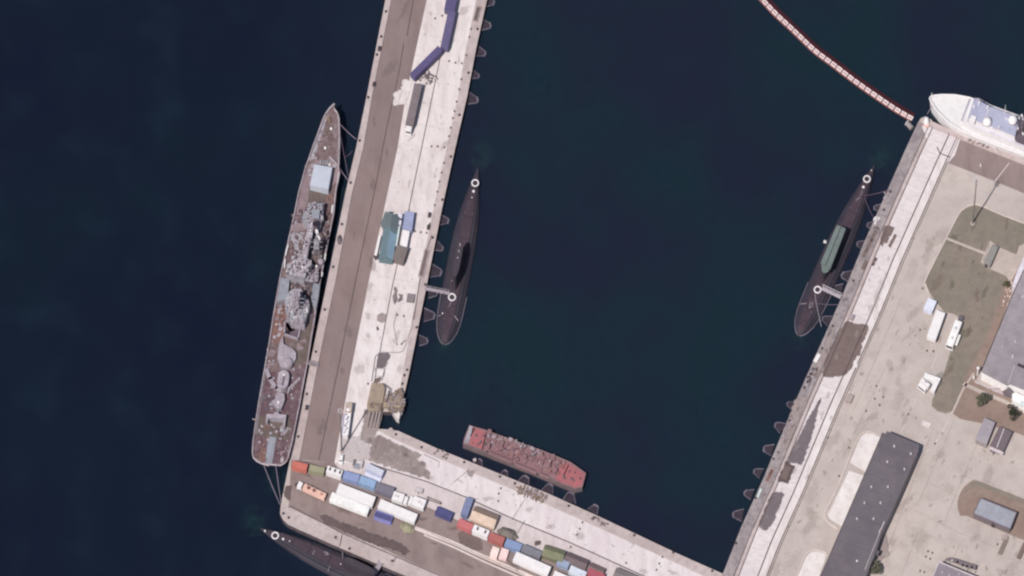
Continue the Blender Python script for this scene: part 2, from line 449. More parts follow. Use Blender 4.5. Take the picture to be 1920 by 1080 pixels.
for y in range(-20, 700, 41):                                     # cross joints of the pier slabs
    f = lambda L: next((a[0] + (q[0] - a[0]) * (y - a[1]) / (q[1] - a[1]) for a, q in zip(L[:-1], L[1:]) if a[1] <= y <= q[1]), None)
    x0, x1 = f(P_rd), f(P_st)
    if x0 and x1: stripe(b, [(x0, y), (x1, y + (x1 - x0) * .21)], .14, .045)
tag(b.build('slab_joint', M['joint_lt']), kind='structure')

# --- south quay
NBi = [(706, 812), (735, 822), (815, 857), (880, 884), (975, 924), (1020, 944), (1110, 984), (1268, 1056), (1340, 1090)]
B_ln = [(650, 868), (700, 872), (800, 903), (873, 932), (960, 972), (1070, 1018), (1200, 1077), (1300, 1122)]
sheet('quay_strip', between(NB[:-1] + [(1350, 1074), (1380, 1110)], NBi[1:]), .012, M['strip'])
sheet('quay_pavement', between(NBi[1:], B_ln), .01, M['concrete_b'])
B_lo = [(627, 868), (640, 885), (735, 925), (800, 950), (880, 985), (985, 1030), (1140, 1098), (1300, 1165)]
sheet('quay_pavement', between(B_ln, B_lo), .012, M['low_quay'])
S_in = [(541, 951), (640, 998), (700, 1020), (757, 1048), (830, 1080), (1000, 1150)]
sheet('quay_road', [(546, 862), (627, 868)] + B_lo[1:] + list(reversed(S_in)), .014, M['road_b'])
sheet('quay_strip', between([(527, 943), (525, 963), (531, 975), (541, 984), (560, 993), (637, 1027), (713, 1060), (770, 1084), (900, 1140)], [(541, 951)] + S_in[1:]), .016, M['strip'])
b = MB()
stripe(b, B_ln[1:], .42, .05)
stripe(b, [(541, 951), (545, 949), (642, 1000), (757, 1050), (840, 1086)], .4, .05)
stripe(b, [(642, 1002), (637, 1024)], .4, .05); stripe(b, [(743, 1044), (738, 1054)], .4, .05)
stripe(b, [(800, 1003), (850, 1022), (905, 1049), (975, 1080)], .2, .05)
stripe(b, [(808, 1000), (906, 1044), (985, 1078)], .15, .05)
stripe(b, [(850, 905), (880, 880)], .2, .05); stripe(b, [(960, 975), (985, 935)], .2, .05); stripe(b, [(970, 1000), (985, 975)], .25, .05)
stripe(b, [(795, 852), (824, 866), (822, 876)], .25, .05)
stripe(b, [(560, 862), (640, 888)], .3, .05)
tag(b.build('rail_groove', M['line']), kind='structure')
b = MB()
stripe(b, [(778, 990), (845, 1016), (905, 1043), (985, 1077), (1050, 1106)], 1.5, .03)
stripe(b, [(795, 1003), (850, 1026), (905, 1052), (985, 1087)], .7, .03)
tag(b.build('kerb', M['kerb']), kind='structure')
for pts, m in (
    ([(597, 967), (610, 965), (640, 980), (690, 998), (725, 1010), (750, 1018), (768, 1034), (760, 1041), (745, 1031), (715, 1025), (675, 1010), (640, 993), (612, 982)], 'stain_shade_dk'),
    ([(697, 823), (712, 815), (736, 828), (762, 840), (791, 853), (784, 861), (799, 871), (797, 879), (808, 886), (804, 899), (770, 888), (720, 873), (690, 862)], 'patchy'),
    ([(640, 820), (690, 818), (694, 860), (660, 866), (640, 862)], 'stain_pale'),
    ([(684, 770), (716, 772), (708, 806), (700, 832), (676, 826), (680, 800)], 'stain_lt'),
    ([(535, 912), (547, 909), (545, 934), (541, 938), (533, 930)], 'stain_shade_dk'),
    ([(875, 884), (890, 884), (884, 895), (877, 890)], 'stain_lt'),
    ([(858, 1000), (878, 990), (900, 1008), (905, 1030), (886, 1032), (862, 1014)], 'stain'),
    ([(1002, 1018), (1010, 1013), (1015, 1014), (1013, 1021), (1004, 1024)], 'stain_shade_dk'),  # bits of dark shade on the ground, painted as a patch
    ([(708, 592), (716, 586), (724, 590), (724, 602), (717, 606), (708, 600)], 'stain_lt'),
    ([(705, 615), (709, 611), (711, 618), (707, 621)], 'stain_shade_dk'),
    ([(740, 537), (745, 545), (744, 566), (739, 572), (737, 560)], 'patch'),
    ([(747, 552), (756, 553), (755, 562), (747, 567), (746, 566), (749, 558)], 'patch'),
    ([(711, 664), (724, 661), (732, 665), (729, 676), (721, 690), (707, 692), (706, 678)], 'patch'),
    ([(703, 708), (715, 707), (712, 718), (700, 719)], 'stain'),
    ([(738, 176), (752, 168), (760, 180), (752, 196), (737, 200)], 'concrete'),
    ([(755, 150), (775, 150), (760, 196), (748, 196)], 'concrete'),
):
    stain(pts, M[m], top=.8 if m == 'patchy' else .94)
b = MB()
for pts in ([(703, 690), (705, 706), (720, 706), (722, 692), (703, 690)],
            [(714, 660), (722, 661), (748, 661), (757, 656), (763, 640), (772, 610), (776, 585)], [(736, 638), (745, 648), (738, 610), (744, 585)],
            [(800, 148), (812, 148), (820, 154)], [(798, 150), (806, 135), (800, 160)]):
    stripe(b, curve_pts(pts, 4) if len(pts) > 5 else pts, .35, .04)
tag(b.build('cable_trench', M['stain_lt']), kind='structure')

# --- east quay and yard
def off(L, d, o=(0.924, 0.383)): return [(x + o[0] * d, y + o[1] * d) for x, y in L]
REl = [(1346, 1100)] + RE[1:-1] + [(1722, 228)]
sheet('quay_strip', between(REl, off(REl, 21)), .012, M['strip_grey'])
sheet('quay_strip', between(off(REl, 21), off(REl, 29)), .014, M['strip'])
sheet('quay_band', between(off(REl, 29), off(REl, 62)), .016, M['band'])
sheet('quay_strip', between(off(REl, 62), off(REl, 78)), .018, M['concrete'])
sheet('quay_band', [(1728, 236), (1748, 240), (1800, 262), (1790, 292), (1778, 306), (1760, 290), (1738, 262)], .03, M['band'])
sheet('north_road', [(1800, 262), (1925, 310), (2100, 380), (2090, 460), (1925, 365), (1865, 340), (1778, 306), (1790, 292)], .02, M['road_b'])
sheet('quay_strip', [(1749, 229), (1798, 250), (1920, 300), (2100, 374), (2100, 385), (1918, 309), (1800, 262), (1748, 241), (1738, 232)], .03, M['strip'])
b = MB()
for d in range(0, 820, 24):
    x = 1716 - d * .3996; y = 248 + d * .9167
    stripe(b, [(x + 27, y + 11), (x + 57, y + 24)], .15, .05)
tag(b.build('slab_joint', M['joint_lt']), kind='structure')
b = MB()
for pts in ([(1718, 846), (1640, 1035)], [(1750, 802), (1668, 1020)], [(1788, 790), (1720, 948)], [(1836, 822), (1768, 985)], [(1830, 440), (1802, 520)],
            [(1880, 920), (1800, 890)], [(1660, 690), (1580, 860)], [(1690, 560), (1600, 770)], [(1740, 905), (1860, 960)], [(1700, 950), (1800, 1000), (1920, 1048)], [(1720, 1000), (1690, 1080)], [(1800, 1020), (1780, 1060)], [(1650, 880), (1720, 905)]):
    stripe(b, pts, .14, .045)
tag(b.build('slab_joint', M['faint']), kind='structure')
b = MB()
for pts in ([(1718, 748), (1709, 769)], [(1697, 795), (1690, 812)], [(1722, 430), (1712, 455)], [(1892, 306), (1866, 340)], [(1757, 665), (1747, 692)], [(1752, 834), (1752, 835), (1778, 790)]):
    stripe(b, pts, .3, .045)
tag(b.build('painted_marking', M['mark']), kind='structure')
for pts, m in (
    ([(1587, 602), (1598, 604), (1600, 608), (1623, 608), (1629, 613), (1627, 622), (1617, 645), (1612, 665), (1600, 680), (1598, 690), (1585, 703), (1570, 706), (1556, 708), (1545, 706), (1540, 700), (1548, 675), (1560, 650), (1574, 622)], 'stain'),
    ([(1563, 606), (1567, 612), (1560, 640), (1548, 670), (1534, 708), (1524, 704), (1535, 672), (1553, 628)], 'stain_lt'),
    ([(1539, 746), (1537, 758), (1520, 825), (1503, 872), (1476, 868), (1480, 856), (1502, 812), (1529, 762)], 'patch'),
    ([(1473, 866), (1491, 874), (1477, 908), (1459, 902)], 'stain_shade_dk'),
    ([(1447, 925), (1459, 922), (1471, 926), (1464, 944), (1447, 984), (1441, 994), (1432, 995), (1424, 987), (1424, 978)], 'patch'),
    ([(1490, 752), (1513, 742), (1488, 812), (1475, 846), (1462, 842)], 'stain_lt'),
    ([(1640, 425), (1649, 429), (1622, 487), (1613, 484)], 'stain'),
    ([(1660, 423), (1673, 429), (1664, 450), (1655, 462), (1650, 458), (1653, 445)], 'stain'),
    ([(1677, 438), (1682, 440), (1670, 464), (1666, 462)], 'stain'),
    ([(1660, 1000), (1668, 1040), (1640, 1060), (1632, 1050)], 'stain_lt'),
):
    stain(pts, M[m], .8)
b = MB()
for d, wd in ((21, .3), (29, .36), (62.5, .44), (78, .32), (82, .2)): stripe(b, off(REl, d), wd, .05)
stripe(b, [(1757, 276), (1762, 288), (1781, 295)], .4, .05)
tag(b.build('rail_groove', M['line']), kind='structure')
M['dirt'] = mat('yard_dirt', C(178, 164, 155), C(164, 150, 142), C(150, 136, 130), sc=(.1, .5, 1.6))
M['dirt_lt'] = mat('yard_pale_wear', C(224, 213, 206), C(216, 204, 198), C(208, 196, 190), sc=(.1, .5, 1.6))
M['scuff'] = mat('quay_scuff', C(206, 193, 192), C(196, 182, 181), C(188, 174, 172), sc=(.1, .5, 1.6))
YD = [(1690, 440), (1770, 440), (1730, 535), (1745, 600), (1700, 760), (1760, 800), (1900, 860), (1910, 1075), (1640, 1075), (1740, 840), (1650, 800), (1590, 840), (1480, 1075), (1440, 1075)]
stain_field(YD, 46, 2.5, 7.0, M['dirt'], 1.5, 65, .14); stain_field(YD, 46, 1.5, 4.0, M['dirt'], 1.6, 65, .16); stain_field(YD, 40, 2, 6, M['dirt_lt'], 1.5, 65, .3); stain_field(YD, 60, .4, 1.1, M['dirt'], 1.4, 65)
stain_field([(1690, 560), (1740, 640), (1700, 760), (1600, 840)], 14, 1.5, 4, M['dirt'], 1.8, 65, .18)
stain_field([(802, 10), (885, 10), (750, 700), (660, 700)], 50, .6, 2.6, M['scuff'], 1.8, 78); stain_field([(802, 10), (885, 10), (750, 700), (660, 700)], 40, .25, .6, M['stain_lt'], 1.2, 78)
stain_field([(735, 0), (795, 0), (630, 860), (566, 860)], 26, 1.0, 4.0, M['road_b'], 2.5, 78)
stain_field([(760, 845), (900, 900), (1330, 1080), (1210, 1078), (1000, 990), (800, 900)], 50, .6, 2.4, M['scuff'], 1.8, -23); stain_field([(760, 845), (900, 900), (1330, 1080), (1210, 1078), (1000, 990), (800, 900)], 30, .25, .6, M['stain_lt'], 1.2, -23)
stain_field([(560, 880), (860, 990), (980, 1060), (900, 1076), (700, 1015), (545, 945)], 34, .8, 3.0, M['stain'], 2.2, -23); stain_field([(560, 880), (860, 990), (980, 1060), (900, 1076), (700, 1015), (545, 945)], 20, .8, 2.4, M['stain_lt'], 2.2, -23)
stain_field(off(REl, 32)[1:6] + list(reversed(off(REl, 58)[1:6])), 60, .5, 1.8, M['scuff'], 1.5, 65); stain_field(off(REl, 3)[1:6] + list(reversed(off(REl, 18)[1:6])), 70, .4, 1.6, M['stain_shade_dk'], 1.5, 65); stain_field(off(REl, 3)[1:6] + list(reversed(off(REl, 18)[1:6])), 40, .4, 1.4, M['strip'], 1.5, 65)
stain_field([(690, 812), (722, 815), (705, 860), (670, 850)], 16, .6, 1.8, M['stain'], 1.2); stain_field([(700, 838), (788, 852), (802, 895), (735, 870)], 30, .5, 1.6, M['stain'], 1.5, -23); stain_field([(700, 838), (788, 852), (802, 895), (735, 870)], 14, .5, 1.2, M['concrete_b'], 1.2, -23)
# grass plots, soil, paths
g1 = curve_pts([(1750, 560), (1741, 545), (1737, 533), (1737, 524), (1773, 453), (1798, 405), (1808, 394), (1822, 387), (1838, 388), (1880, 406), (1940, 428)], 5) + [(1940, 452), (1910, 462), (1898, 502), (1883, 530), (1872, 572), (1846, 640), (1812, 704), (1790, 760), (1784, 772), (1773, 776), (1758, 772), (1747, 762), (1748, 750), (1768, 706), (1782, 660), (1797, 625), (1803, 600), (1790, 590), (1770, 585)]
tag(sheet('grass', g1, .03, M['grass']), kind='structure')
sheet('soil', [(1883, 530), (1900, 500), (1908, 520), (1868, 626), (1838, 696), (1830, 714), (1852, 730), (1888, 740), (1930, 766), (1930, 822), (1905, 812), (1838, 794), (1800, 786), (1786, 776), (1812, 704), (1846, 640), (1872, 572)], .032, M['soil'])
sheet('soil', curve_pts([(1800, 968), (1795, 945), (1803, 920), (1818, 905), (1832, 902), (1870, 917), (1930, 940)], 5) + [(1930, 1016), (1910, 1010), (1812, 968)], .032, M['soil'])
tag(sheet('grass', [(1808, 926), (1818, 906), (1830, 902), (1870, 917), (1930, 940), (1930, 950), (1870, 926), (1832, 911), (1818, 918)], .04, M['grass']), kind='structure')
stain_field([(1742, 530), (1800, 420), (1890, 420), (1880, 520), (1800, 690), (1760, 765)], 40, 1.0, 4.0, M['soil'], 1.4, 65); stain_field([(1742, 530), (1800, 420), (1890, 420), (1880, 520), (1800, 690), (1760, 765)], 34, .8, 3.0, mat('greener_grass', C(126, 124, 108), C(116, 116, 100), sc=(.1, .5, 1.6)), 1.4, 65)
b = MB()
stripe(b, [(1773, 447), (1846, 476)], 1.0, .05)
stripe(b, [(1826, 700), (1806, 730), (1784, 778)], .8, .05)
stripe(b, [(1806, 720), (1840, 736), (1880, 752), (1925, 775)], 1.5, .055)
tag(b.build('path', M['path']), kind='structure')
sheet('pavement', [(1839, 492), (1856, 452), (1872, 464), (1905, 478), (1917, 458), (1930, 462), (1920, 482), (1895, 530), (1886, 518), (1848, 502)], .045, M['path'])
k = MB()
L, Rr = strip_pts(curve_pts([(1747, 566), (1741, 549), (1736, 535), (1736, 524), (1773, 450), (1797, 404), (1808, 392), (1822, 385), (1838, 386), (1880, 404), (1940, 427)], 5), .35, .12)
for i in range(len(L) - 1): k.prism([Rr[i], Rr[i + 1], L[i + 1], L[i]], 0.0)
L, Rr = strip_pts(curve_pts([(1652, 820), (1636, 812), (1622, 811), (1612, 818), (1606, 830), (1590, 865), (1568, 920), (1549, 955), (1546, 968), (1553, 980), (1570, 992)], 4), .4, .12)
for i in range(len(L) - 1): k.prism([Rr[i], Rr[i + 1], L[i + 1], L[i]], 0.0)
L, Rr = strip_pts(curve_pts([(1551, 1038), (1535, 1033), (1520, 1034), (1510, 1042), (1494, 1080)], 4), .4, .12)
for i in range(len(L) - 1): k.prism([Rr[i], Rr[i + 1], L[i + 1], L[i]], 0.0)
tag(k.build('kerb', M['kerb']), kind='structure')
sheet('pavement', [(1652, 822), (1636, 814), (1622, 813), (1614, 820), (1608, 832), (1594, 868), (1623, 886), (1640, 870)], .03, M['white_pad'])
sheet('pavement', [(1592, 883), (1620, 893), (1620, 910), (1582, 990), (1556, 974), (1552, 966), (1572, 925)], .03, M['white_pad'])
sheet('pavement', [(1551, 1040), (1535, 1035), (1521, 1036), (1512, 1044), (1494, 1085), (1535, 1085)], .03, M['white_pad'])
# ------------------------------------------------------------------ ship materials
M['hull_grey'] = mat('hull_grey', C(150, 142, 152), C(128, 118, 128), C(104, 84, 84), sc=(.08, .4, 1.5), fine=.3)
M['rail_lt'] = mat('pale_gunwale', C(188, 178, 186), C(166, 152, 160), C(140, 112, 110), sc=(.1, .5, 2))
M['deck_brown'] = mat('rusty_brown_deck', C(122, 102, 104), C(108, 90, 92), C(156, 140, 142), sc=(.07, .3, 1.3), fine=.35)
M['deck_plum'] = mat('plum_red_deck', C(108, 84, 92), C(97, 73, 82), C(150, 132, 138), sc=(.08, .35, 1.3), fine=.3)
M['deck_olive'] = mat('olive_brown_deck', C(116, 104, 100), C(104, 92, 88), C(98, 82, 82), sc=(.1, .4, 1.3), fine=.3)
M['rust'] = mat('orange_rust', C(148, 114, 106), C(130, 98, 94), C(112, 86, 86), sc=(.2, .6, 1.6), fine=.4)
M['ship_grey'] = mat('weathered_ship_grey', C(182, 179, 189), C(166, 161, 172), C(134, 120, 126), sc=(.15, .6, 1.8), fine=.5)
M['ship_blue'] = mat('blue_grey_paint', C(160, 165, 176), C(146, 150, 162), C(126, 122, 132), sc=(.12, .5, 1.6), fine=.3)
M['ship_pale'] = mat('pale_mauve_paint', C(188, 179, 190), C(166, 156, 168), C(136, 118, 126), sc=(.2, .9, 2.6), fine=.5)
M['tarp_ice'] = mat('ice_blue_canvas', C(196, 202, 216), C(186, 193, 208), C(208, 210, 222), sc=(.12, .4, 1.6), fine=.12)
M['dark_pit'] = mat('dark_opening', C(54, 40, 52), C(44, 32, 44))
M['ship_dk'] = mat('dark_ship_grey', C(118, 108, 118), C(102, 90, 102), C(88, 74, 84), sc=(.2, .7, 2))
M['white'] = mat('white_paint', C(246, 243, 245), C(238, 234, 236), C(226, 220, 222), sc=(.1, .5, 2), fine=.1)
M['white_lt'] = mat('white_fabric', C(252, 248, 250), C(246, 242, 246), fine=.05)

def lathe_hull(b, stations, zdeck, flare=.86, zb=-3.2, zfun=None, rake=0):
    """hull from photo stations (y, x_left, x_right); sides fall inwards to the waterline"""
    rs = []
    for (y, xl, xr) in stations:
        z = zfun(y) if zfun else zdeck
        l = W(xl, y, z); r = W(xr, y, z); c = (l + r) / 2
        q = [c + (r - c) * flare, c + (l - c) * flare]
        if rake: q = [p + Vector((.18 * rake, rake, 0)) * min(1, max(0, (y - 800) / 70)) for p in q]
        rs.append([l, r, Vector((q[0].x, q[0].y, zb)), Vector((q[1].x, q[1].y, zb))])
    n = len(b.v)
    for r_ in rs: b.v += [tuple(p) for p in r_]
    for i in range(len(rs) - 1):
        for j in range(4):
            j2 = (j + 1) % 4
            b.f.append((n + i * 4 + j, n + i * 4 + j2, n + (i + 1) * 4 + j2, n + (i + 1) * 4 + j)[::-1]); b.mi.append(1 if j == 0 else 0)
    k = n + (len(rs) - 1) * 4
    b.f.append((n, n + 1, n + 2, n + 3)); b.mi.append(0)
    b.f.append((k + 3, k + 2, k + 1, k)); b.mi.append(0)
    return b

# ------------------------------------------------------------------ the big grey and rust warship beside the pier
ST = [(196, 626, 627.5), (204, 617, 627), (212, 611, 633), (222, 606, 636), (247, 597, 637), (273, 587, 637), (300, 578, 636), (312, 573, 635.5),
      (335, 567, 634), (360, 560, 630), (400, 552, 626), (440, 543, 618), (480, 534, 610), (520, 525, 602), (560, 518, 595), (600, 511, 590),
      (640, 505, 583), (680, 498, 577), (720, 491, 569), (760, 484, 562), (800, 478, 554), (830, 474, 548), (850, 473, 543), (858, 475, 541), (864, 480, 538), (869, 490, 533), (873, 504, 525)]
def zdk(y): return 1.6 + 2.2 * max(0, (340 - y) / 145) ** 1.3 + .5 * max(0, (600 - y) / 400)
ship = thing('moored_warship', 'long grey and rust-brown warship moored along the outer side of the pier', 'warship', W(555, 540, WL))
lathe_hull(MB(), ST, 2, .84, zfun=zdk, rake=4.2).build('hull', [M['hull_grey'], M['deck_brown']], ship, local=False)
def at(px, py, dz): return W(px, py, zdk(py) + dz)
def deck_patch(name, pts, m, dz=.05):
    b = MB(); b.prism([at(x, y, dz) for x, y in pts], 0, bot=[at(x, y, 0.0) for x, y in pts]); return b.build(name, m, ship, local=False)
b = MB()
for k in (1, 2):
    pts = [at(s[k] + (.6 if k == 1 else -.6), s[0], .55) for s in ST[1:]]
    for a, c in zip(pts[:-1], pts[1:]): b.tube(a, c, .34, .34, 6)
b.tube(at(475, 858, .5), at(490, 869, .5), .34); b.tube(at(490, 869, .5), at(525, 872.5, .5), .34); b.tube(at(617, 204, .4), at(627, 194.5, .6), .35)
b.build('gunwale', M['rail_lt'], ship, local=False)
# deck areas with their own paint
deck_patch('deck_panel', [(498, 700), (577, 682), (569, 720), (562, 760), (554, 800), (530, 868), (512, 870), (482, 862), (476, 850), (481, 800), (490, 745)], M['deck_plum'])
deck_patch('deck_panel', [(486, 780), (500, 776), (540, 780), (550, 800), (540, 825), (500, 822), (480, 815)], M['deck_olive'], .09)
deck_patch('deck_panel', [(590, 600), (588, 620), (578, 672), (556, 690), (548, 668), (560, 610), (566, 602)], M['deck_olive'], .1)
deck_patch('deck_panel', [(516, 588), (526, 578), (540, 590), (538, 610), (530, 640), (516, 645), (508, 632)], M['rust'], .1)
M['deck_mauve'] = mat('mauve_deck', C(156, 138, 144), C(142, 124, 130), C(124, 104, 108), sc=(.1, .4, 1.5), fine=.3)
deck_patch('deck_panel', [(575, 311), (592, 301), (620, 300), (633, 316), (632, 340), (620, 352), (590, 312), (580, 352), (577, 378), (571, 395), (562, 408), (551, 412), (560, 368), (566, 345)], M['deck_mauve'], .08)
deck_patch('waterway', [(617, 214), (612, 222), (606, 245), (596, 275), (588, 298), (579, 300), (588, 273), (598, 247), (607, 222)], M['ship_grey'], .1)
deck_patch('waterway', [(629, 216), (633, 224), (634, 247), (633, 280), (631, 298), (636, 302), (636.5, 280), (636.5, 247), (635, 222)], M['hull_grey'], .1)
deck_patch('waterway', [(558, 372), (549, 418), (541, 458), (531, 505), (528, 505), (534, 480), (543.5, 440), (552.5, 400)], M['ship_grey'], .1)
deck_patch('waterway', [(500, 692), (492, 735), (486, 775), (480, 815), (477, 815), (484, 760), (491, 720), (498, 685)], M['ship_grey'], .1)
deck_patch('deck_panel', [(551, 440), (561, 434), (562, 455), (556, 488), (548, 482), (541, 490), (545, 462)], M['deck_plum'], .1)
deck_patch('deck_panel', [(490, 840), (500, 838), (497, 868), (484, 862)], M['rust'], .1)
deck_patch('deck_walkway', [(503, 818), (518, 820), (514, 846), (510, 869), (497, 867), (500, 844)], M['ship_blue'], .12)
# foredeck
b = PB()
for p, q in (((578, 301), (595, 298.5)), ((618, 296), (633, 312)), ((633, 312), (636, 326)), ((636, 326), (632, 348))):
    A = at(*p, 0); Bq = at(*q, 0); d = (Bq - A); b.box((A.x + Bq.x) / 2, (A.y + Bq.y) / 2, min(A.z, Bq.z), d.length, .7, 1.0, math.atan2(d.y, d.x))
b.build('breakwater', M['rail_lt'], ship, local=False)
cp = PB()
for (x, y, r, h) in ((616, 222, .8, .8), (618, 228, .6, .9), (613, 226, .5, .4)): p = at(x, y, 0); cp.cyl(p.x, p.y, p.z, h, r, r * .8, 12)
cp.build('capstan', mat('tan_grease', C(160, 138, 122), C(140, 118, 106)), ship, local=False)
for (x, y) in ((621, 242), (610, 278), (618, 309), (593.5, 500), (519, 610), (588, 484), (586, 499), (575, 465)):
    p = at(x, y, 0); q = MB(); q.dome(p.x, p.y, p.z + .1, .55, .75, 12, 4); q.build('vent_cowl', M['white'], ship, local=False)
def dblock(name, top, h, m, dz=0.0, side=None):
    """deckhouse: outline of its top as photographed, h metres above the deck"""
    cy = sum(p[1] for p in top) / len(top); zb = zdk(cy) + dz; zt = zb + h
    b = MB(); b.prism([W(x, y, zt) for x, y in top], zb - .2, side=None if side is None else 1)
    return b.build(name, [m] if side is None else [m, side], ship, local=False)
lp = PB()
for x in (602, 606.5, 611, 615): lp.tube(at(x, 301, .9), at(x - 1.5, 309, .9), .38)
lp.build('launcher_tube', M['ship_grey'], ship, local=False)
tent = dblock('deck_tent', [(589.5, 308), (623, 314), (615.5, 355), (581, 346.5)], 3.2, M['tarp_ice'])
deck_patch('deck_panel', [(581, 352), (616, 358), (608, 380), (577, 377)], M['deck_olive'], .12)
p = at(597, 355, .2); q = MB(); q.box(p.x, p.y, p.z, 1.6, .7, .8, .2); q.build('locker', M['white'], ship, local=False)
rg = MB(); p = at(620, 373, .1); rg.torus(p.x, p.y, p.z + .2, 1.3, .3); rg.build('cable_reel', M['rust'], ship, local=False)
# superstructure
dblock('deckhouse', [(578, 380), (608, 381), (605, 402), (601, 424), (584, 430), (567, 415), (568, 400), (574, 396)], 3.6, M['ship_blue'], side=M['ship_grey'])
dblock('deckhouse', [(579, 412), (588, 414), (586, 440), (579, 462), (574, 492), (566, 492), (568, 462), (574, 440)], 6.5, M['ship_pale'], side=M['ship_grey'])
dblock('deckhouse', [(549, 421), (566, 418), (576, 419), (574, 432), (558, 434), (546, 432)], 1.2, M['deck_mauve'])
dblock('deckhouse', [(586, 392), (600, 394), (598, 410), (584, 408)], 6.0, M['ship_blue'], side=M['ship_grey'])
f = dblock('funnel', [(588, 410), (594, 411), (596, 419), (593, 430), (587, 429), (586, 419)], 6.4, M['ship_dk'])
cy = W(591, 420, zdk(420) + 6.45); q = MB(); q.cyl(cy.x, cy.y, cy.z, .12, 1.1, 1.1, 16, 1.0); q.build('funnel_mouth', M['dark_pit'], f, local=False)
dblock('deckhouse', [(587, 437), (601, 436), (608, 446), (604, 470), (600, 492), (588, 490), (583, 470), (584, 450)], 1.6, M['deck_brown'], side=M['ship_dk'])
dblock('deckhouse', [(552, 488), (566, 483), (584, 488), (584, 496), (574, 505), (570, 520), (556, 516), (538, 514), (537, 496)], 5.2, M['ship_pale'], side=M['ship_grey'])
dblock('deckhouse', [(538, 512), (560, 516), (560, 521), (536, 517)], 3.6, M['ship_pale'])
dblock('deckhouse', [(574, 512), (584, 506), (597, 508), (596, 527), (584, 529), (571, 526)], 3.0, M['ship_grey'], side=M['ship_dk'])
dblock('boat_deck', [(527, 520), (543, 524), (540, 552), (537, 560), (519, 566)], 2.2, M['ship_blue'], side=M['ship_grey'])
dblock('boat_deck', [(588, 530), (600, 534), (597, 556), (592.5, 579), (585, 569), (583, 553)], 2.2, M['ship_blue'], side=M['ship_grey'])
dblock('deckhouse', [(543, 546), (552, 541), (565, 542), (567, 556), (578, 562), (581, 574), (575, 590), (571, 606), (546, 604), (536, 585), (534, 562)], 4.4, M['ship_grey'], side=M['ship_pale'])
dblock('deckhouse', [(549, 546), (562, 546), (564, 566), (550, 570), (546, 560)], 8.5, M['ship_pale'], side=M['ship_grey'])
sp = at(602, 497, 0); q = MB(); q.cyl(sp.x, sp.y, sp.z, 2.0, .7); q.dome(sp.x, sp.y, sp.z + 2.0, 1.25, 1.2, 18, 5); q.build('radome', M['ship_pale'], ship, local=False, smooth=True)
# inflatables and rolled covers along the rails
for pts, r in (([(624, 385), (622, 399)], .33), ([(610.5, 476), (608.5, 489)], .33), ([(604.3, 511), (603, 518)], .36), ([(540.5, 459), (537, 472), (536, 478)], .3), ([(535, 486), (533.5, 502)], .28)):
    q = MB(); P = [at(x, y, 1.0) for x, y in pts]; q.path(P, r); q.build('rail_cover', M['white'], ship, local=False)
# masts
mp = MB()
c0 = W(556, 575, zdk(560) + 8); 
for (a, bq) in ((-1.2, -1.2), (1.2, -1.2), (1.2, 1.2), (-1.2, 1.2)): mp.tube((c0.x + a, c0.y + bq, zdk(560) + 4), (c0.x + a * .3, c0.y + bq * .3, 19), .18, .12, 6)
for z in (10, 12.5, 15): mp.box(c0.x, c0.y, z, 3.2 - z * .12, 3.2 - z * .12, .2); mp.tube((c0.x - 3.2, c0.y + .4, z), (c0.x + 3.2, c0.y - .4, z), .12)
mp.build('mast', M['ship_pale'], ship, local=False)
mp = MB(); c1 = W(594, 470, zdk(450) + 4)
for (a, bq) in ((-1, -1), (1, -1), (1, 1), (-1, 1)): mp.tube((c1.x + a, c1.y + bq, 2), (c1.x + a * .3, c1.y + bq * .3, 14), .16, .1, 6)
for z in (8, 11): mp.box(c1.x, c1.y, z, 2.0, 2.0, .2); mp.tube((c1.x - 2.4, c1.y, z), (c1.x + 2.4, c1.y, z), .1)
mp.build('mast', M['ship_grey'], ship, local=False)
q = MB(); p = W(594, 434, 13.5); q.box(p.x, p.y, p.z - .8, .9, 1.5, 1.0, .3); q.box(p.x + .8, p.y - 2, p.z - 1.2, .6, 1.6, .8, .5); q.tube((p.x, p.y, 4), (p.x, p.y, 13), .14); q.build('radar', M['white'], ship, local=False)
# clutter: locker, ducts, vents, pipes
def clutter(name, poly, n, m, z, smax=1.4, hmax=1.4, ax=-11):
    b = PB()
    for (x, y) in scatter(poly, n):
        p = W(x, y, zdk(y) + z)
        if random.random() < .25: b.cyl(p.x, p.y, p.z - .1, random.uniform(.3, hmax), random.uniform(.2, smax * .4), None, 10)
        else: b.box(p.x, p.y, p.z - .1, random.uniform(.3, smax), random.uniform(.3, smax), random.uniform(.25, hmax), R(ax) + random.choice((0, 0, .3, -.6)))
    return b.build(name, m, ship, local=False)
A1 = [(578, 380), (608, 381), (605, 402), (601, 424), (584, 430), (567, 415)]
clutter('ventilator', A1, 34, M['ship_grey'], 3.6); clutter('duct', A1, 16, M['ship_dk'], 3.6, 1.3, .5); clutter('locker', A1, 14, M['ship_pale'], 3.6, 1.1, 1.6)
A2 = [(537, 492), (566, 486), (584, 490), (572, 520), (536, 514)]
clutter('ventilator', A2, 26, M['ship_grey'], 5.2); clutter('locker', A2, 12, M['white'], 5.2, .8, .9); clutter('pipe_housing', A2, 18, M['ship_dk'], 5.2, 1.4, .6)
A3 = [(543, 548), (565, 545), (581, 574), (571, 606), (546, 604), (536, 585)]
clutter('ventilator', A3, 40, M['ship_pale'], 4.4, 1.3, 1.2); clutter('pipe_housing', A3, 22, M['ship_dk'], 4.4, 1.1, .6); clutter('locker', A3, 18, M['white'], 4.4, .8, 1.4); clutter('duct', A3, 24, M['ship_blue'], 4.4, 1.6, .8)
A4 = [(583, 440), (604, 440), (603, 490), (584, 490)]
clutter('duct', A4, 26, M['ship_dk'], 1.6, 1.4, 1.2); clutter('locker', A4, 24, M['deck_olive'], 1.6, 1.5, 1.5); clutter('ventilator', A4, 12, M['ship_pale'], 1.6, .9, 1.7)
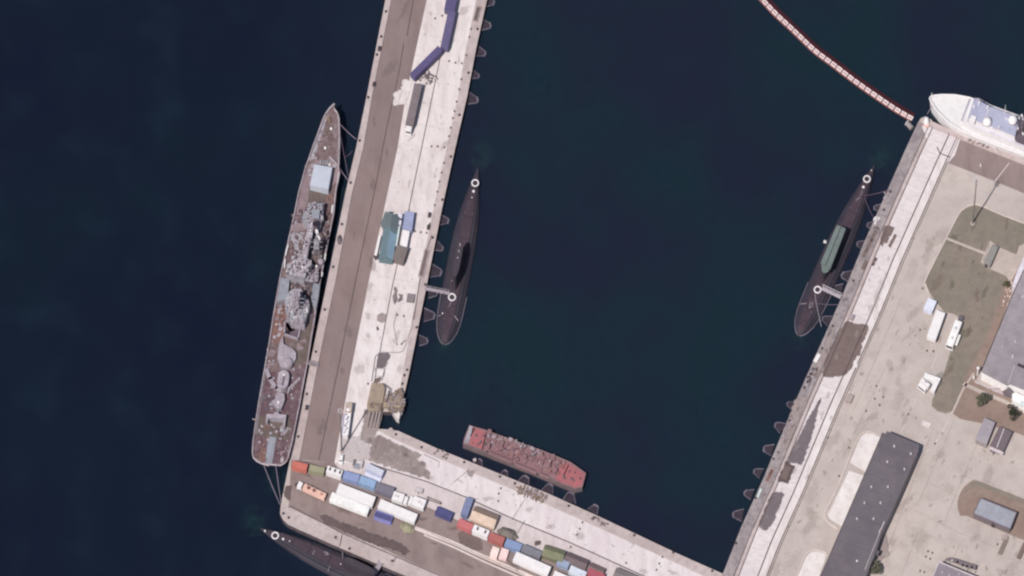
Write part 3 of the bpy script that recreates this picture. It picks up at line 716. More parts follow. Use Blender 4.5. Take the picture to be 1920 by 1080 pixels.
A5 = [(548, 432), (572, 430), (566, 486), (545, 486), (540, 470)]
clutter('locker', A5, 30, M['ship_grey'], 0, 1.6, 1.2); clutter('pipe_housing', A5, 26, M['deck_brown'], 0, 1.5, 1.4); clutter('ventilator', A5, 10, M['rail_lt'], 0, .8, 1.2)
A6 = [(545, 524), (582, 530), (580, 556), (545, 550)]
clutter('duct', A6, 26, M['ship_dk'], 0, 1.4, 1.4); clutter('locker', A6, 24, M['deck_brown'], 0, 1.4, 1.4); clutter('ventilator', A6, 14, M['ship_pale'], 0, .9, 1.9)
A7 = [(515, 580), (536, 572), (536, 606), (514, 630)]
clutter('locker', A7, 26, M['rust'], .1, 1.3, .8); clutter('locker', A7, 10, M['ship_pale'], .1, .7, .9)
A8 = [(574, 510), (598, 508), (596, 528), (572, 526)]
clutter('ventilator', A8, 22, M['ship_pale'], 3.0, 1.2, 1.5); clutter('pipe_housing', A8, 22, M['ship_dk'], 3.0, 1.2, .8)
A9 = [(575, 585), (588, 586), (588, 604), (572, 606)]
clutter('locker', A9, 14, M['ship_dk'], 0, 1.4, 1.2); clutter('locker', A9, 5, M['white'], 0, .7, 1.0)
A10 = [(545, 400), (568, 395), (566, 420), (548, 424)]
clutter('pipe_housing', A10, 18, M['deck_plum'], 0, 1.4, 1.0); clutter('locker', A10, 10, M['ship_grey'], 0, 1.0, .8)
A11 = [(610, 225), (630, 225), (634, 290), (586, 292)]
clutter('deck_fitting', A11, 18, M['deck_olive'], 0, .9, .4); clutter('deck_fitting', A11, 6, M['rail_lt'], 0, .5, .4)
A12 = [(610, 384), (624, 384), (606, 490), (600, 500)]
clutter('deck_fitting', A12, 18, M['deck_plum'], 0, 1.1, .9); clutter('deck_fitting', A12, 9, M['ship_pale'], 0, .6, .7)
A13 = [(482, 800), (505, 796), (500, 864), (480, 858)]
clutter('deck_fitting', A13, 16, M['rust'], 0, 1.2, .6); clutter('deck_fitting', A13, 6, M['rail_lt'], 0, .6, .6)
A14 = [(520, 800), (548, 800), (538, 862), (514, 866)]
clutter('deck_fitting', A14, 20, M['deck_plum'], 0, 1.2, .8); clutter('deck_fitting', A14, 8, M['rail_lt'], 0, .6, .6); clutter('deck_fitting', [(526, 802), (540, 800), (538, 818), (528, 818)], 14, M['ship_grey'], 0, 1.2, 1.1)
A15 = [(500, 650), (520, 640), (512, 690), (500, 700)]
clutter('deck_fitting', A15, 14, M['ship_pale'], 0, .9, .5)
A16 = [(580, 414), (586, 416), (584, 438), (577, 462), (573, 490), (567, 490), (569, 462), (575, 440)]
clutter('duct', A16, 12, M['ship_grey'], 6.5, 1.2, .5); clutter('locker', A16, 8, M['ship_dk'], 6.5, .8, .4); clutter('ventilator', A16, 8, M['white'], 6.5, .6, .5)
A17 = [(532, 645), (548, 655), (552, 670), (544, 686), (530, 686), (524, 660)]
clutter('deck_fitting', A17, 8, M['ship_grey'], 1.5, .9, .4)
A18 = [(600, 600), (585, 602), (572, 680), (560, 690), (566, 640)]
clutter('deck_fitting', A18, 10, M['deck_olive'], 0, .8, .5)
def plates(poly, n, m, smax):
    for (x, y) in scatter(poly, n):
        p = W(x, y, zdk(y)); q = MB(); q.box(p.x, p.y, p.z + .02, random.uniform(.8, smax), random.uniform(.6, smax), random.uniform(.15, .4), R(-11) + random.choice((0, .5, -.4))); q.build('deck_plate', m, ship, local=False)
plates([(552, 415), (572, 415), (566, 486), (540, 490)], 16, M['ship_grey'], 2.4); plates([(600, 430), (614, 430), (604, 500), (592, 505)], 14, M['ship_dk'], 2.2)
plates([(545, 522), (582, 528), (580, 545), (545, 545)], 12, M['ship_pale'], 2.0); plates([(520, 560), (535, 565), (530, 640), (510, 640)], 12, M['ship_grey'], 1.8); plates([(495, 700), (515, 735), (508, 770), (488, 770)], 8, M['ship_dk'], 1.6); plates([(530, 790), (548, 800), (538, 860), (520, 862)], 9, M['deck_mauve'], 1.8)
plates([(500, 690), (520, 690), (515, 640), (504, 650)], 6, M['deck_mauve'], 2.0); plates([(560, 640), (575, 640), (566, 700), (552, 700)], 8, M['deck_mauve'], 1.8)
plates([(582, 300), (632, 300), (626, 360), (566, 360)], 12, M['ship_grey'], 1.6); plates([(600, 235), (632, 235), (634, 292), (588, 292)], 9, M['deck_mauve'], 1.5); plates([(486, 790), (540, 790), (530, 864), (484, 858)], 16, M['ship_pale'], 1.1); plates([(510, 690), (560, 690), (548, 770), (495, 770)], 12, M['ship_grey'], 1.1)
# open hold with a coaming
hold = [(534.5, 604), (565, 608), (559, 638), (533, 629)]
b = MB()
for i in range(4):
    A = at(*hold[i], 0); Bq = at(*hold[(i + 1) % 4], 0); d = Bq - A
    b.box((A.x + Bq.x) / 2, (A.y + Bq.y) / 2, A.z, d.length + .5, .5, 1.1, math.atan2(d.y, d.x))
hc = b.build('hatch_coaming', M['ship_pale'], ship, local=False)
b = MB(); b.prism([at(x, y, .18) for x, y in hold], 1.2); b.build('hatch_floor', M['ship_dk'], hc, local=False)
b = PB()
for (x, y) in scatter([(537, 608), (550, 610), (548, 628), (536, 626)], 9): p = at(x, y, .2); b.box(p.x, p.y, p.z, 1.2, 2.2, .5, R(20))
b.build('hold_frame', M['dark_pit'], hc, local=False)
# aft missile house: wedge, dome, launcher, stern gun, landing house
dblock('deckhouse', [(530, 630), (532, 645), (548, 653), (555, 661), (555, 672), (546, 688), (528, 690), (520, 672), (522, 654), (524, 642)], 1.5, M['ship_pale'], side=M['ship_grey'])
dm = W(539, 677, zdk(676) + 2.8); q = MB(); q.cyl(dm.x, dm.y, dm.z - 1.4, .7, 2.2, 2.1, 24); q.dome(dm.x, dm.y, dm.z - .7, 2.1, .7, 24, 4); q.build('gun_director', M['ship_pale'], ship, local=False, smooth=False)
def capsule(cx, cy, hw, hl, z, tilt=-10):
    o = []; n = 9
    for s in (1, -1):
        for i in range(n):
            a = math.pi * i / (n - 1); x = hw * math.cos(a) * s; y = (hl - hw + hw * math.sin(a)) * s
            c, q = math.cos(R(tilt)), math.sin(R(tilt)); o.append(Vector((cx + x * c - y * q, cy + x * q + y * c, z)))
    return o
cc = W(531, 711, zdk(711) + 2.6)
b = MB(); b.prism(capsule(cc.x, cc.y, 2.25, 3.7, cc.z), cc.z - 2.4); lau = b.build('launcher', M['ship_pale'], ship, local=False)
b = MB(); b.prism(capsule(cc.x + .1, cc.y - .4, .45, 2.2, cc.z + .06), cc.z); b.build('launcher_slot', M['ship_dk'], lau, local=False)
b = MB(); b.box(cc.x + .3, cc.y + 1.6, cc.z, .8, .6, .4); b.build('launcher_hatch', M['white'], lau, local=False)
for pts, wd, h, m in (([(500, 696), (506, 712), (518, 730), (527, 735)], 1.5, .9, 'ship_pale'), ([(541, 731), (550, 722), (562, 711)], .5, .9, 'rail_lt'), ([(540, 738), (545, 728), (558, 716)], .5, .8, 'ship_grey')):
    b = MB(); P = [at(x, y, 0) for x, y in pts]
    for A, Bq in zip(P[:-1], P[1:]):
        d = Bq - A; b.box((A.x + Bq.x) / 2, (A.y + Bq.y) / 2, A.z, d.length + wd * .6, wd, h, math.atan2(d.y, d.x))
    b.build('blast_screen', M[m], ship, local=False)
b = PB()
for (x, y) in ((561, 713), (556, 718), (551, 724), (547, 741), (548, 729)): p = at(x, y, 0); b.cyl(p.x, p.y, p.z, .6, .4, .35, 10)
b.build('bollard_bitt', M['rail_lt'], ship, local=False)
dblock('turret', [(517, 737), (524, 735), (533, 738), (534, 749), (530, 760), (527, 766), (519, 765), (514, 757), (509, 752), (516, 748)], 2.2, M['ship_pale'], side=M['ship_grey'])
b = PB(); b.tube(at(521, 762, 1.4), at(519.5, 780, 1.6), .16, .12); b.tube(at(523, 762, 1.4), at(521.5, 780, 1.6), .16, .12); b.build('gun_barrel', M['ship_pale'], ship, local=False)
p = at(522, 755, 2.3); q = MB(); q.box(p.x, p.y, p.z, .8, .8, .4); q.build('sight_hood', M['white'], ship, local=False)
dblock('deckhouse', [(500, 776), (513, 776), (515, 772), (522, 773), (523, 776), (537, 778), (534, 798), (530, 797), (532, 785), (503, 783), (502, 790), (498, 789)], 2.4, M['ship_pale'], side=M['ship_grey'])
b = MB(); p = at(529, 864, 0); b.box(p.x, p.y, p.z, 1.3, 1.6, .7, -.2); b.build('locker', M['rail_lt'], ship, local=False)
b = MB(); p0 = at(479, 787, .3); b.tube(p0, p0 + Vector((-1.2, .2, .2)), .25); b.build('boom_end', M['rail_lt'], ship, local=False)

# ------------------------------------------------------------------ submarines
M['sub_side'] = mat('black_rubber_side', C(66, 62, 74), C(58, 54, 66), C(52, 44, 56), sc=(.06, .3, 1.2), fine=.2, rough=.7)
M['sub_deck'] = mat('black_rubber_deck', C(76, 62, 73), C(67, 54, 66), C(84, 70, 80), sc=(.07, .3, 1.2), fine=.25, rough=.8)
M['sub_seam'] = mat('deck_seam', C(42, 34, 46), C(36, 30, 40))
M['sub_sail'] = mat('sail_rubber', C(74, 66, 76), C(66, 58, 68), C(82, 74, 84), sc=(.1, .4, 1.2), fine=.2, rough=.75)
PROF = [(0, .4), (.015, 2.4), (.05, 5.5), (.1, 9.5), (.15, 13), (.2, 16), (.28, 20), (.36, 22.5), (.45, 24), (.6, 24.5), (.72, 24.5), (.82, 23.5), (.88, 22), (.93, 18.5), (.965, 13.5), (.985, 9), (.995, 5), (1, 1)]
def make_sub(label, tip, bow, seam=.7):
    z = -1.1
    A = W(*tip, z); Bq = W(*bow, z); ax = (Bq - A); Ls = ax.length; ax = ax / Ls; ax.z = 0; nr = Vector((-ax.y, ax.x, 0))
    t = thing('submarine', label, 'submarine', Vector((A.x, A.y, WL)))
    CS = [(1.0, -2.3), (.97, -1.75), (.86, -1.0), (.66, -.45), (.44, -.2), (.42, .1)]          # half section: (width, height)
    b = MB(); rs = []
    for (u, hw) in PROF:
        hw *= S; c = A + ax * Ls * u
        e = min(1, hw / 2.6); sec = [(1.06, -6.0)] + CS
        rs.append([Vector((c.x, c.y, 0)) + nr * hw * k * s + Vector((0, 0, -1.7 + (zz + 1.7) * (e if zz > -1.7 else 1))) for s, row in ((1, sec), (-1, list(reversed(sec)))) for (k, zz) in row])
    b.rings(rs); b.build('hull', M['sub_side'], t, local=False)
    d = MB(); n = len(d.v)
    ring = []
    for (u, hw) in PROF[2:-1]:
        hw *= S * .41; c = A + ax * Ls * u; e = min(1, hw / .41 / 2.6); zz = -1.7 + 1.8 * e + .02
        ring.append((Vector((c.x, c.y, zz)) + nr * hw, Vector((c.x, c.y, zz)) - nr * hw))
    for (l0, r0), (l1, r1) in zip(ring[:-1], ring[1:]): d.face([l0, l1, r1, r0] if ax.cross(nr).z < 0 else [r0, r1, l1, l0])
    d.build('casing', M['sub_deck'], t, local=False)
    s = MB()
    for k in (seam,):
        for (u0, h0), (u1, h1) in zip(PROF[3:-3], PROF[4:-2]):
            a = A + ax * Ls * u0 + nr * h0 * S * k; c = A + ax * Ls * u1 + nr * h1 * S * k
            s.tube((a.x, a.y, -.55 if h0 > 12 else -.8), (c.x, c.y, -.55 if h1 > 12 else -.8), .16, .16, 5)
    s.build('casing_seam', M['sub_seam'], t, local=False)
    x = MB()
    for u in (.2, .3, .42, .74, .8, .86):
        hw = next(h0 + (h1 - h0) * (u - u0) / (u1 - u0) for (u0, h0), (u1, h1) in zip(PROF[:-1], PROF[1:]) if u0 <= u <= u1) * S * .4; c = A + ax * Ls * u; e = min(1, hw / .4 / 2.6); zz = -1.7 + 1.8 * e + .03
        x.tube((c.x + nr.x * hw, c.y + nr.y * hw, zz), (c.x - nr.x * hw, c.y - nr.y * hw, zz), .09, .09, 5)
    x.build('panel_seam', M['sub_seam'], t, local=False)
    for u, v in ((.17, .2), (.24, -.3), (.33, .3), (.38, -.6), (.77, -.4), (.9, .2), (.93, -.3)):
        c = A + ax * Ls * u + nr * v; x = MB(); x.cyl(c.x, c.y, -.1, .3, .45, .4, 14); x.build('deck_hatch', M['sub_sail'], t, local=False)
    for u, v in ((.13, .8), (.13, -.8), (.28, 1.6), (.28, -1.6), (.88, 1.5), (.88, -1.5), (.95, .5)):
        c = A + ax * Ls * u + nr * v; x = MB(); x.box(c.x, c.y, -.4, .5, .3, .75, .3); x.build('cleat', M['ship_dk'], t, local=False)
    lip = MB()
    for s_ in (1, -1):
        P = [A + ax * Ls * u + nr * (hw * S * s_) for u, hw in PROF[-8:]]
        for a, c in zip(P[:-1], P[1:]): lip.tube((a.x, a.y, -2.05), (c.x, c.y, -2.05), .2, .2, 5)
    lip.build('waterline_edge', mat('worn_waterline', C(138, 130, 144), C(112, 104, 120)), t, local=False)
    f = MB(); zp = Vector((0, 0, -2.75)); z0 = Vector((A.x, A.y, 0)); f.prism([z0 - ax * 3.4 + nr * 4.2 + zp, z0 - ax * 3.4 - nr * 4.2 + zp, z0 + ax * 2 - nr * 1.4 + zp, z0 + ax * 2 + nr * 1.4 + zp], -3.1); f.build('stern_plane', mat('weedy_plane', C(120, 130, 104), C(96, 112, 84)), t, local=False)
    def P_(u, v, zz): c = A + ax * Ls * u + nr * v; return Vector((c.x, c.y, zz))
    def ring_mark(px, py, r=1.3):
        p = W(px, py, .2); q = MB(); q.torus(p.x, p.y, .2, r, .27, 28); q.build('hatch_ring', M['white'], t, local=False)
    def dot(px, py, r=.5):
        p = W(px, py, .3); q = MB(); q.dome(p.x, p.y, .1, r, .4, 12, 3); q.build('marker_buoy', M['white'], t, local=False)
    return t, P_, ring_mark, dot, ax, nr, Ls
def make_sail(t, P_, u0, u1, m, h=7.4, w=1.7):
    n = 22; lo = []; hi = []
    for i in range(n):
        a = 2 * math.pi * i / n; c, s = math.cos(a), math.sin(a)
        c = abs(c) ** .6 * (1 if c > 0 else -1); s = abs(s) ** .9 * (1 if s > 0 else -1)
        um = (u0 + u1) / 2; uh = (u1 - u0) / 2
        lo.append(P_(um + uh * c, w * s, 0)); hi.append(P_(um + uh * c * .93, w * .82 * s, h))
    b = MB(); b.rings([lo, hi]); return b.build('sail', m, t, local=False)

t, P_, rm, dot, ax, nr, Ls = make_sub('black submarine alongside the inner face of the long pier', (897, 311), (833, 643))
sl = make_sail(t, P_, .5, .715, M['sub_sail'])
for i, u in enumerate((.53, .565, .6)):
    q = MB(); p = P_(u, 0, 7.4); q.cyl(p.x, p.y, 7.4, 1.0 - .3 * i, .28, .25, 10); q.build('periscope', M['ship_pale'], sl, local=False)
rm(891, 343); rm(847.5, 557, 1.35); dot(888, 358, .55); dot(885, 370, .25); dot(848, 526, .35); dot(830, 587, .3)
for pts in ([(846, 565), (842, 575)], [(826, 591), (822, 593)], [(852, 592), (860, 602)], [(839, 552), (846, 549), (856, 556)]):
    q = MB(); q.path([W(x, y, .15) for x, y in pts], .13); q.build('deck_line', M['ship_pale'], t, local=False)
t2, P_, rm, dot, ax, nr, Ls = make_sub('black submarine with a long green-grey awning over its sail, beside the east quay', (1641, 306), (1498, 626))
sl = make_sail(t2, P_, .49, .71, M['sub_sail'], 5.2)
M['awning'] = mat('green_grey_awning', C(122, 134, 132), C(108, 122, 120), C(130, 136, 138), sc=(.15, .5, 1.6), fine=.2)
z = 6.6; aw = [(1569, 422), (1586, 428.5), (1557, 503), (1539, 492)]
rid = [((1569 + 1586) / 2, 424.5), ((1557 + 1539) / 2, 497)]
b = MB(); e = [W(x, y, z) for x, y in aw]; r0 = W(*rid[0], z + .7); r1 = W(*rid[1], z + .7)
b.face([e[0], e[3], r1, r0]); b.face([r0, r1, e[2], e[1]]); b.face([e[0], r0, e[1]]); b.face([e[3], e[2], r1])
lo = [p - Vector((0, 0, .9)) for p in e]
for i in range(4): b.face([e[i], lo[i], lo[(i + 1) % 4], e[(i + 1) % 4]])
awn = b.build('awning', M['awning'], t2, local=False)
b = MB(); b.tube(r0, r1, .12); b.build('ridge_pole', M['sub_seam'], awn, local=False)
b = MB(); b.prism([W(x, y, 5.3) for x, y in [(1540, 492), (1557, 500), (1553, 509), (1545, 512), (1541, 507)]], 4.9); b.build('bridge_lip', M['awning'], t2, local=False)
rm(1625.5, 335.5, 1.3); rm(1533, 543, 1.3); dot(1619, 350, .55); dot(1634, 319, .25)
for pts in ([(1617, 357), (1613, 368)], [(1528, 552), (1530, 566), (1534, 585), (1540, 612)], [(1524, 566), (1523, 574), (1517, 578), (1520, 566)], [(1500, 570), (1512, 569)], [(1605, 376), (1612, 370)], [(1540, 612), (1537, 600)]):
    q = MB(); q.path([W(x, y, .15) for x, y in pts], .12); q.build('deck_line', M['ship_pale'], t2, local=False)
fl = thing('float', 'small white float in the water by the awning-covered submarine', 'buoy', W(1547, 454, WL))
q = MB(); q.box(0, 0, -.1, 1.3, .9, .8, -.3, .8, .7); q.build('body', M['white'], fl); q = MB(); q.cyl(0, 0, .7, .3, .2); q.build('lifting_eye', M['ship_pale'], fl)
t3, P_, rm, dot, ax, nr, Ls = make_sub('black submarine lying off the rounded pier corner, cut by the bottom frame edge', (488, 989), (800, 1136), -.7)
sl = make_sail(t3, P_, .5, .7, M['sub_sail'], 4.6)
rm(516, 1004, 1.3); dot(531, 1010, .5); dot(497, 995, .4); dot(543, 1014, .25)
for (x, y, r) in ((662, 1055, .3), (669, 1058, .35), (639, 1057, .25), (657, 1069, .4), (653, 1051, .2)): dot(x, y, r)
for pts in ([(607, 1036), (612, 1035), (616, 1039), (610, 1040)], [(642, 1036), (643, 1047)], [(619, 1061), (615, 1072)], [(590, 1032), (586, 1040)]):
    q = MB(); q.path([W(x, y, .15) for x, y in pts], .13); q.build('deck_line', M['ship_pale'], t3, local=False)

# ------------------------------------------------------------------ red barge
M['barge_red'] = mat('faded_red_paint', C(178, 108, 113), C(166, 102, 107), C(150, 108, 113), sc=(.12, .4, 1.5), fine=.25)
M['barge_dull'] = mat('dull_red_deck', C(148, 114, 119), C(136, 104, 110), C(160, 128, 132), sc=(.15, .5, 1.5), fine=.35)
M['barge_side'] = mat('barge_side_grey', C(138, 122, 124), C(118, 102, 106), C(98, 78, 84), sc=(.15, .5, 1.5))
bg = thing('pontoon_barge', 'faded red pontoon barge cluttered with deck gear', 'barge', W(985, 870, WL))
dk = [(880, 797), (912, 806), (960, 824), (1020, 846), (1070, 866), (1099, 887), (1092, 913), (1079, 916), (1056, 908), (1010, 888), (950, 864), (905, 846), (868, 832), (870, 822)]
zb = .6
b = MB(); top = [W(x, y, zb) for x, y in dk]; b.prism(top, WL - 1, side=1); b.build('hull', [M['barge_dull'], M['barge_side']], bg, local=False)
def bsheet(name, pts, m, dz=.05):
    b = MB(); b.prism([W(x, y, zb + dz) for x, y in pts], zb); return b.build(name, m, bg, local=False)
bsheet('deck_panel', [(886, 801), (912, 807.5), (904, 842), (880, 833)], M['barge_red'])
bsheet('deck_panel', [(1066, 868), (1096, 889), (1090, 911), (1079, 914), (1042, 900), (1052, 870)], M['barge_red'])
bsheet('deck_panel', [(881, 798), (888, 801), (878, 832), (870, 830)], M['ship_grey'])
b = PB()
for p, q in (((913, 808), (904, 843)), ((1066, 872), (1056, 894)), ((890, 803), (882, 818)), ((1036, 858), (1033, 876)), ((912, 846), (960, 867))):
    b.tube(W(*p, zb + .1), W(*q, zb + .1), .22)
b.build('deck_rib', M['dark_pit'], bg, local=False)
def bclut(name, poly, n, m, smax, hmax):
    b = PB()
    for (x, y) in scatter(poly, n):
        p = W(x, y, zb)
        if random.random() < .12: b.cyl(p.x, p.y, zb, random.uniform(.4, hmax), random.uniform(.2, smax * .45), None, 10)
        else: b.box(p.x, p.y, zb, random.uniform(.4, smax), random.uniform(.3, smax), random.uniform(.3, hmax), R(-22) + random.choice((0, 0, .4)))
    b.build(name, m, bg, local=False)
M['barge_gear'] = mat('greyish_pink_gear', C(166, 146, 150), C(150, 130, 135), C(134, 112, 118))
mid = [(914, 810), (960, 828), (1020, 850), (1060, 870), (1050, 895), (1000, 876), (940, 852), (908, 838)]
edge = [(914, 812), (960, 826), (1020, 850), (1018, 858), (960, 836), (912, 820)]
bclut('machinery', edge, 26, M['barge_gear'], 1.8, 1.3); bclut('machinery', edge, 14, M['ship_pale'], 1.2, 1.5)
bclut('deck_box', mid, 50, M['barge_dull'], 2.4, 1.3); bclut('hatch_box', mid, 14, M['ship_dk'], .9, .5); bclut('deck_box', mid, 12, M['ship_pale'], 1.2, 1.0); bclut('winch', mid, 22, mat('dull_rose', C(168, 126, 124), C(150, 110, 110)), 1.6, 1.0)
bclut('deck_fitting', [(880, 812), (908, 815), (900, 840), (876, 830)], 7, M['ship_dk'], .8, .6); bclut('deck_fitting', [(1060, 880), (1092, 892), (1080, 910), (1048, 896)], 10, M['ship_dk'], .8, .8)
for p0, p1 in (((916, 848), (960, 867)), ((966, 870), (1006, 887)), ((1012, 889), (1030, 896))):
    A = W(*p0, zb + .5); Bq = W(*p1, zb + .5); d = Bq - A; q = MB(); q.box((A.x + Bq.x) / 2, (A.y + Bq.y) / 2, zb, d.length, 1.2, .55, math.atan2(d.y, d.x)); q.build('side_trunk', M['barge_dull'], bg, local=False)
    q = MB(); q.box((A.x + Bq.x) / 2, (A.y + Bq.y) / 2 + .95, zb, d.length * .9, .4, .12, math.atan2(d.y, d.x)); q.build('drain_slot', M['dark_pit'], bg, local=False)
for (x, y) in ((994, 860), (983, 838), (1002, 850), (1045, 868)):
    q = MB(); p = W(x, y, zb + 2); q.tube((p.x, p.y, zb), (p.x, p.y, zb + 2.4), .16, .12); q.tube((p.x, p.y, zb + 2.3), (p.x + .8, p.y - .4, zb + 2.5), .1); q.build('davit', M['ship_pale'], bg, local=False)
q = MB(); q.path([W(x, y, zb + 1.0) for x, y in [(886, 800), (950, 821), (1020, 846), (1068, 866)]], .1); q.path([W(x, y, zb + 1.0) for x, y in [(872, 833), (950, 864), (1010, 887), (1050, 904)]], .07); q.build('guard_rail', M['barge_gear'], bg, local=False)

# ------------------------------------------------------------------ white ship at the right edge
M['ws_roof'] = mat('lavender_grey_roof', C(186, 188, 212), C(178, 180, 206), C(168, 168, 192), sc=(.1, .4, 1.6), fine=.15)
M['ws_deck'] = mat('pale_ship_deck', C(226, 224, 232), C(212, 208, 220), C(190, 186, 200), sc=(.1, .4, 1.6), fine=.15)
ws = thing('white_ship', 'white ship with lavender-grey roof and two white domes at the right edge', 'ship', W(1850, 230, WL))
wd = [(1743, 184), (1745, 181), (1751, 179), (1767, 177.5), (1790, 178), (1818, 183), (1850, 196), (1900, 214), (1960, 238), (2060, 280), (2050, 344), (1950, 303), (1917, 290), (1850, 265), (1805, 246), (1780, 230), (1758, 209), (1745, 190)]
zw = 3.2; b = MB(); top = [W(x, y, zw) for x, y in wd]; cx = sum(p.x for p in top) / len(top); cy = sum(p.y for p in top) / len(top)
b.prism(top, 0, side=1, bot=[Vector((p.x + (cx - p.x) * .04, p.y + (cy - p.y) * .12, WL - 1)) for p in top]); b.build('hull', [mat('cream_deck', C(240, 238, 238), C(230, 228, 230), C(216, 214, 220)), M['white']], ws, local=False)
b = MB(); P = [W(x, y, zw + .7) for x, y in wd]
for a, c in zip(P, P[1:] + P[:1]): b.tube(a, c, .3, .3, 6)
b.build('bulwark', M['white'], ws, local=False)
def wblock(name, pts, h, m, side, base=zw):
    b = MB(); b.prism([W(x, y, base + h) for x, y in pts], base - .1, side=1); return b.build(name, [m, side], ws, local=False)
wblock('deckhouse', [(1820, 186), (1834, 186), (1856, 199), (1960, 236), (1945, 286), (1846, 246), (1812, 231), (1805, 226)], 3.2, M['ws_deck'], M['white'])
wblock('deck_gutter', [(1818, 183), (1836, 184), (1858, 196), (1960, 234), (1945, 290), (1846, 249), (1810, 233), (1802, 226)], .2, mat('grey_waterway', C(176, 174, 186), C(160, 158, 170)), M['ws_deck'])
house = wblock('wheelhouse', [(1824, 187), (1833, 187), (1856, 200), (1905, 218), (1912, 222), (1903, 256), (1868, 241), (1822, 224), (1813, 220)], 5.6, M['ws_roof'], M['white'])
wblock('bridge_front', [(1822, 185), (1826, 186), (1815, 222), (1810, 220)], 5.9, M['white'], M['white'])
wblock('deck_panel', [(1812, 233), (1846, 247), (1905, 271), (1900, 277), (1850, 258), (1822, 246)], .15, M['ws_deck'], M['ws_deck'])
for (x, y, r, h) in ((1851, 228, 1.9, 6.2), (1899, 225, 1.95, 7.5)):
    p = W(x, y, zw + h); q = MB(); q.cyl(p.x, p.y, zw + 5.5, h - 5.5, .9); q.dome(p.x, p.y, zw + h - .3, r, 1.9, 22, 6); q.build('satellite_dome', M['white'], ws, local=False, smooth=True)
b = MB(); p = W(1824, 224, zw + 6); b.box(p.x, p.y, zw + 5.5, 2.2, 2.6, .9, -.35); b.build('roof_locker', M['white'], ws, local=False)
for (x, y, s1, s2, h) in ((1836, 193, .5, 1.6, .7), (1852, 201, .5, 1, .8), (1826, 199, .7, .7, .6), (1873, 240, .5, 1, .9), (1893, 225, 1.6, .5, .8), (1852, 210, .2, 2.6, .4), (1866, 241, 2.2, .3, .3), (1888, 222, 1.8, .4, .5)):
    p = W(x, y, zw + 6); q = MB(); q.box(p.x, p.y, zw + 5.6, s1, s2, h, -.35); q.build('roof_fitting', M['white'] if s1 < 1.5 else M['ws_deck'], ws, local=False)
b = MB(); p = W(1884, 211, zw + 6); b.tube((p.x, p.y, zw + 5), (p.x, p.y, zw + 10.5), .2, .06); b.build('whip_aerial', M['white'], ws, local=False)
for (x, y, s1, s2, h, m) in ((1866, 258, 5, .8, 1.0, 'white'), (1884, 266, 2.5, 1, 1.2, 'white'), (1898, 262, 5, 1.4, .6, 'patch'), (1905, 274, 1.4, .8, 1.4, 'ws_roof'), (1852, 246, 5, .5, .4, 'patch'), (1872, 254, 4, .4, .3, 'patch')):
    p = W(x, y, zw + 1); q = MB(); q.box(p.x, p.y, zw, s1, s2, h, -.37); q.build('deck_fitting', M[m], ws, local=False)
mm = MB(); c = W(1914, 248, zw + 4)
for (a, bq) in ((-1.6, -1.6), (1.6, -1.6), (1.6, 1.6), (-1.6, 1.6)): mm.tube((c.x + a, c.y + bq, zw + 2), (c.x + a * .4, c.y + bq * .4, 17), .16, .1, 6)
for z in (8, 10.5, 13): mm.tube((c.x - 2.5, c.y, z), (c.x + 2.5, c.y, z), .12); mm.tube((c.x, c.y - 2, z), (c.x, c.y + 2, z), .12); mm.box(c.x, c.y, z, 1.6, 1.6, .15)
mm.build('mast', M['ship_dk'], ws, local=False)
b = PB()
for (x, y) in ((1911, 222), (1916, 217), (1918, 226), (1909, 241), (1918, 251), (1914, 232)): p = W(x, y, 9); b.box(p.x, p.y, 8.6, .6, .9, .7, .3)
b.build('mast_lamp', M['white'], ws, local=False)
wblock('stack_house', [(1908, 226), (1960, 246), (1950, 282), (1904, 262)], 4.2, M['ship_dk'], M['ship_dk'])
b = MB(); p = W(1747, 178, zw + 1); b.tube((p.x, p.y, zw), (p.x, p.y, zw + 2.2), .2, .12); b.build('jackstaff', M['white'], ws, local=False)

# ------------------------------------------------------------------ floating boom across the basin mouth
M['boom'] = mat('pinkish_white_plastic', C(255, 236, 236), C(250, 224, 226), C(236, 204, 208), fine=.08)
M['boom_red'] = mat('dark_red_keel', C(140, 66, 66), C(116, 50, 54))
BL = curve_pts([(1392, -48), (1412, -22), (1435, 4), (1457, 27), (1487, 55), (1527, 93), (1560, 118), (1603, 151), (1650, 184), (1683, 206), (1711, 222)], 8)
proto = None
for i, (x, y, a) in enumerate(along(BL, 13.4)):
    p = W(x, y, WL + .5)
    lab = 'pinkish white float of the boom, one link among its row across the basin mouth'
    if proto is None:
        proto = thing('boom_float', lab, 'float', (p.x, p.y, WL), a, 'floats of the boom across the basin mouth')
        for s in (1, -1):
            q = MB(); q.box(0, s * .5, -.2, 2.42, .46, .75, 0, .98, .85); q.build('float_bar', M['boom'], proto)
        q = MB(); q.box(1.04, 0, .1, .3, .54, .4); q.box(-1.04, 0, .1, .3, .54, .4); q.build('end_cap', M['boom'], proto)
        q = MB(); q.box(0, 0, -.6, 2.5, .7, .55); q.build('keel', M['boom_red'], proto)
        fp = proto
    else:
        fp = copy_tree(proto); fp.location = (p.x, p.y, WL); fp.rotation_euler = (0, 0, a)
cb = MB(); cb.path([W(x - 3.6, y + 4.6, WL + .15) for x, y in BL], .14); tag(cb.build('boom_cable', mat('red_rope', C(186, 120, 116), C(160, 92, 92))), 'dull red cable floating along the south side of the boom', 'cable')
cb = MB(); nn = [W(x, y, WL + .03) for x, y in BL]
